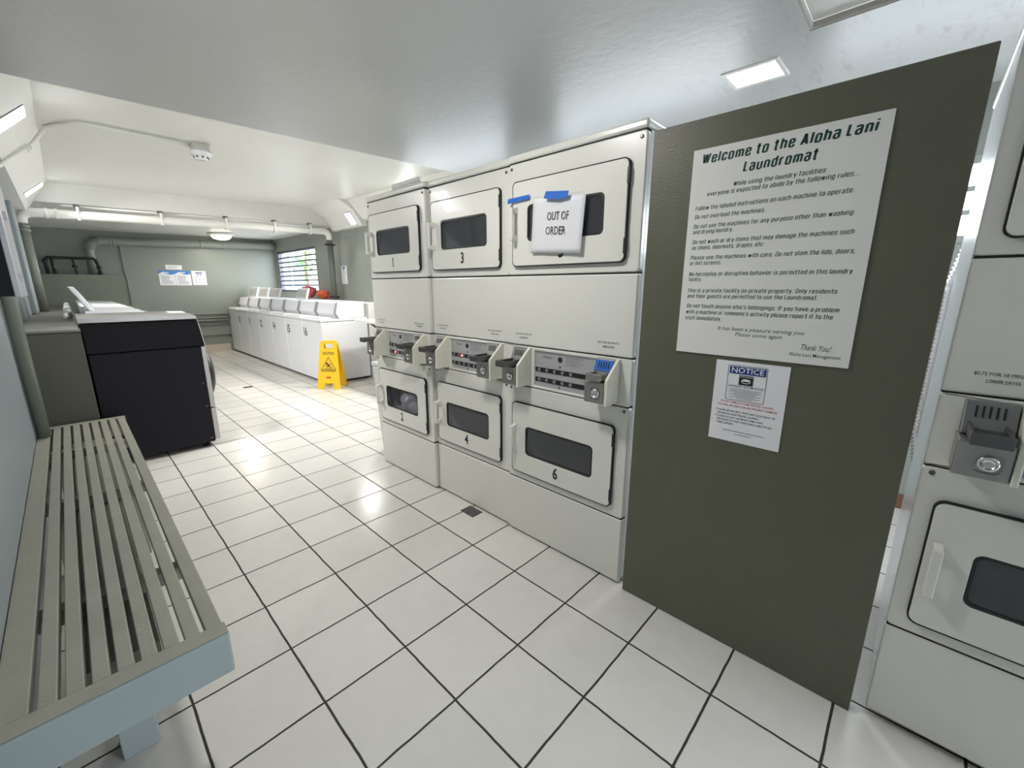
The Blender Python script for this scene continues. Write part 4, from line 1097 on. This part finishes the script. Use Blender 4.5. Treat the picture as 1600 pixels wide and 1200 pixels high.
# ------------------------------------------------------------------ other things near the far end
t = thing('folding_table', 'white folding table top on the right wall behind the dryers', 'table', (2.38, 4.06, 0))
MB().box(-0.33, 0.349, -0.75, 0.68, 0.872, 0.905).build('table_top', white_paint, t, 0.005)
for y in (-0.5, 0.5):
    b = MB(); b.tube([(-0.20, y, 0.870), (0.325, y, 0.42)], 0.016, 8); b.build('bracket', dark_metal, t)
t = thing('trash_bin', 'slim pale waste bin standing just beyond the dryer numbered 2', 'bin', (1.13, 2.13, 0))
MB().loop_solid([(-0.135, -0.09, 0), (0.13, -0.09, 0), (0.13, 0.09, 0), (-0.135, 0.09, 0)], [(-0.165, -0.12, 0.72), (0.16, -0.12, 0.72), (0.16, 0.12, 0.72), (-0.165, 0.12, 0.72)]).build('bin_body', bin_plastic, t, 0.01)
MB().box(-0.172, 0.168, -0.127, 0.127, 0.7205, 0.75).build('rim', bin_plastic, t, 0.006)
b = blob('laundry_bag', (2.55, 7.55, 1.225), 0.125, pink_bag, amp=0.5, freq=4, squash=(0.8, 1.7, 0.85), seed=11)
tag(b, 'red and orange laundry bag on the ledge in front of the window', 'bag')
b.location.z += 0.03
b = blob('laundry_bag', (2.56, 6.92, 1.19), 0.10, orange_bag, amp=0.5, freq=4, squash=(0.8, 1.6, 0.72), seed=5)
tag(b, 'small orange laundry bag on the ledge beside the riser pipe', 'bag')
b.location.z += 0.02
# one looping hose run between the left washers and the ledge
pts = []
for k in range(90):
    u = k/89
    pts.append((-0.690-0.018*math.cos(u*44), 4.12+3.6*u+0.10*math.sin(u*44*0.5), 1.102+0.028*math.sin(u*44)))
MB().tube(pts, 0.013, 8).build('water_hose', hose)
tag(bpy.data.objects['water_hose'], 'looped pale hose run along the ledge behind the left washers', 'hose')

# foil duct behind the right dryer
t = thing('foil_duct', 'crinkled foil exhaust duct in the gap right of the olive panel', 'duct', (1.80, -1.02, 0))
pts = []; rad = []
for k in range(120):
    z = 0.55+1.0*k/119
    x = -0.02*math.sin(z*3); y = 0.0 - 0.10*max(0, (z-1.35))*2.0 - 0.18*max(0, 0.75-z)
    pts.append((x, y, z)); rad.append(0.052 if k % 2 else 0.044)
MB().tube(pts, 0.05, 18, radii=rad).build('duct_sleeve', foil, t)
MB().tube([(-0.005, -0.036, 0.56), (-0.10, -0.12, 0.47), (-0.19, -0.22, 0.45)], 0.045, 14).build('duct_elbow', foil, t)

# floor drains
def drain(label, x0, x1, y0, y1):
    t = thing('floor_drain', label, 'drain', ((x0+x1)/2, (y0+y1)/2, 0))
    hx, hy = (x1-x0)/2, (y1-y0)/2
    MB().box(-hx, hx, -hy, hy, 0.0003, 0.002).build('pit', drain_m, t)
    b = MB(); n = 7
    for k in range(n):
        y = -hy+2*hy*(k+0.5)/n
        b.box(-hx+0.006, hx-0.006, y-hy*0.06, y+hy*0.06, 0.0021, 0.004)
    b.build('grate_bars', dark_metal, t)
drain('dark broken floor drain at the foot of the dryer numbered 4', 0.79, 0.872, 0.82, 0.935)
drain('small dark floor drain out in the aisle near the washers', 0.80, 0.915, 5.54, 5.62)
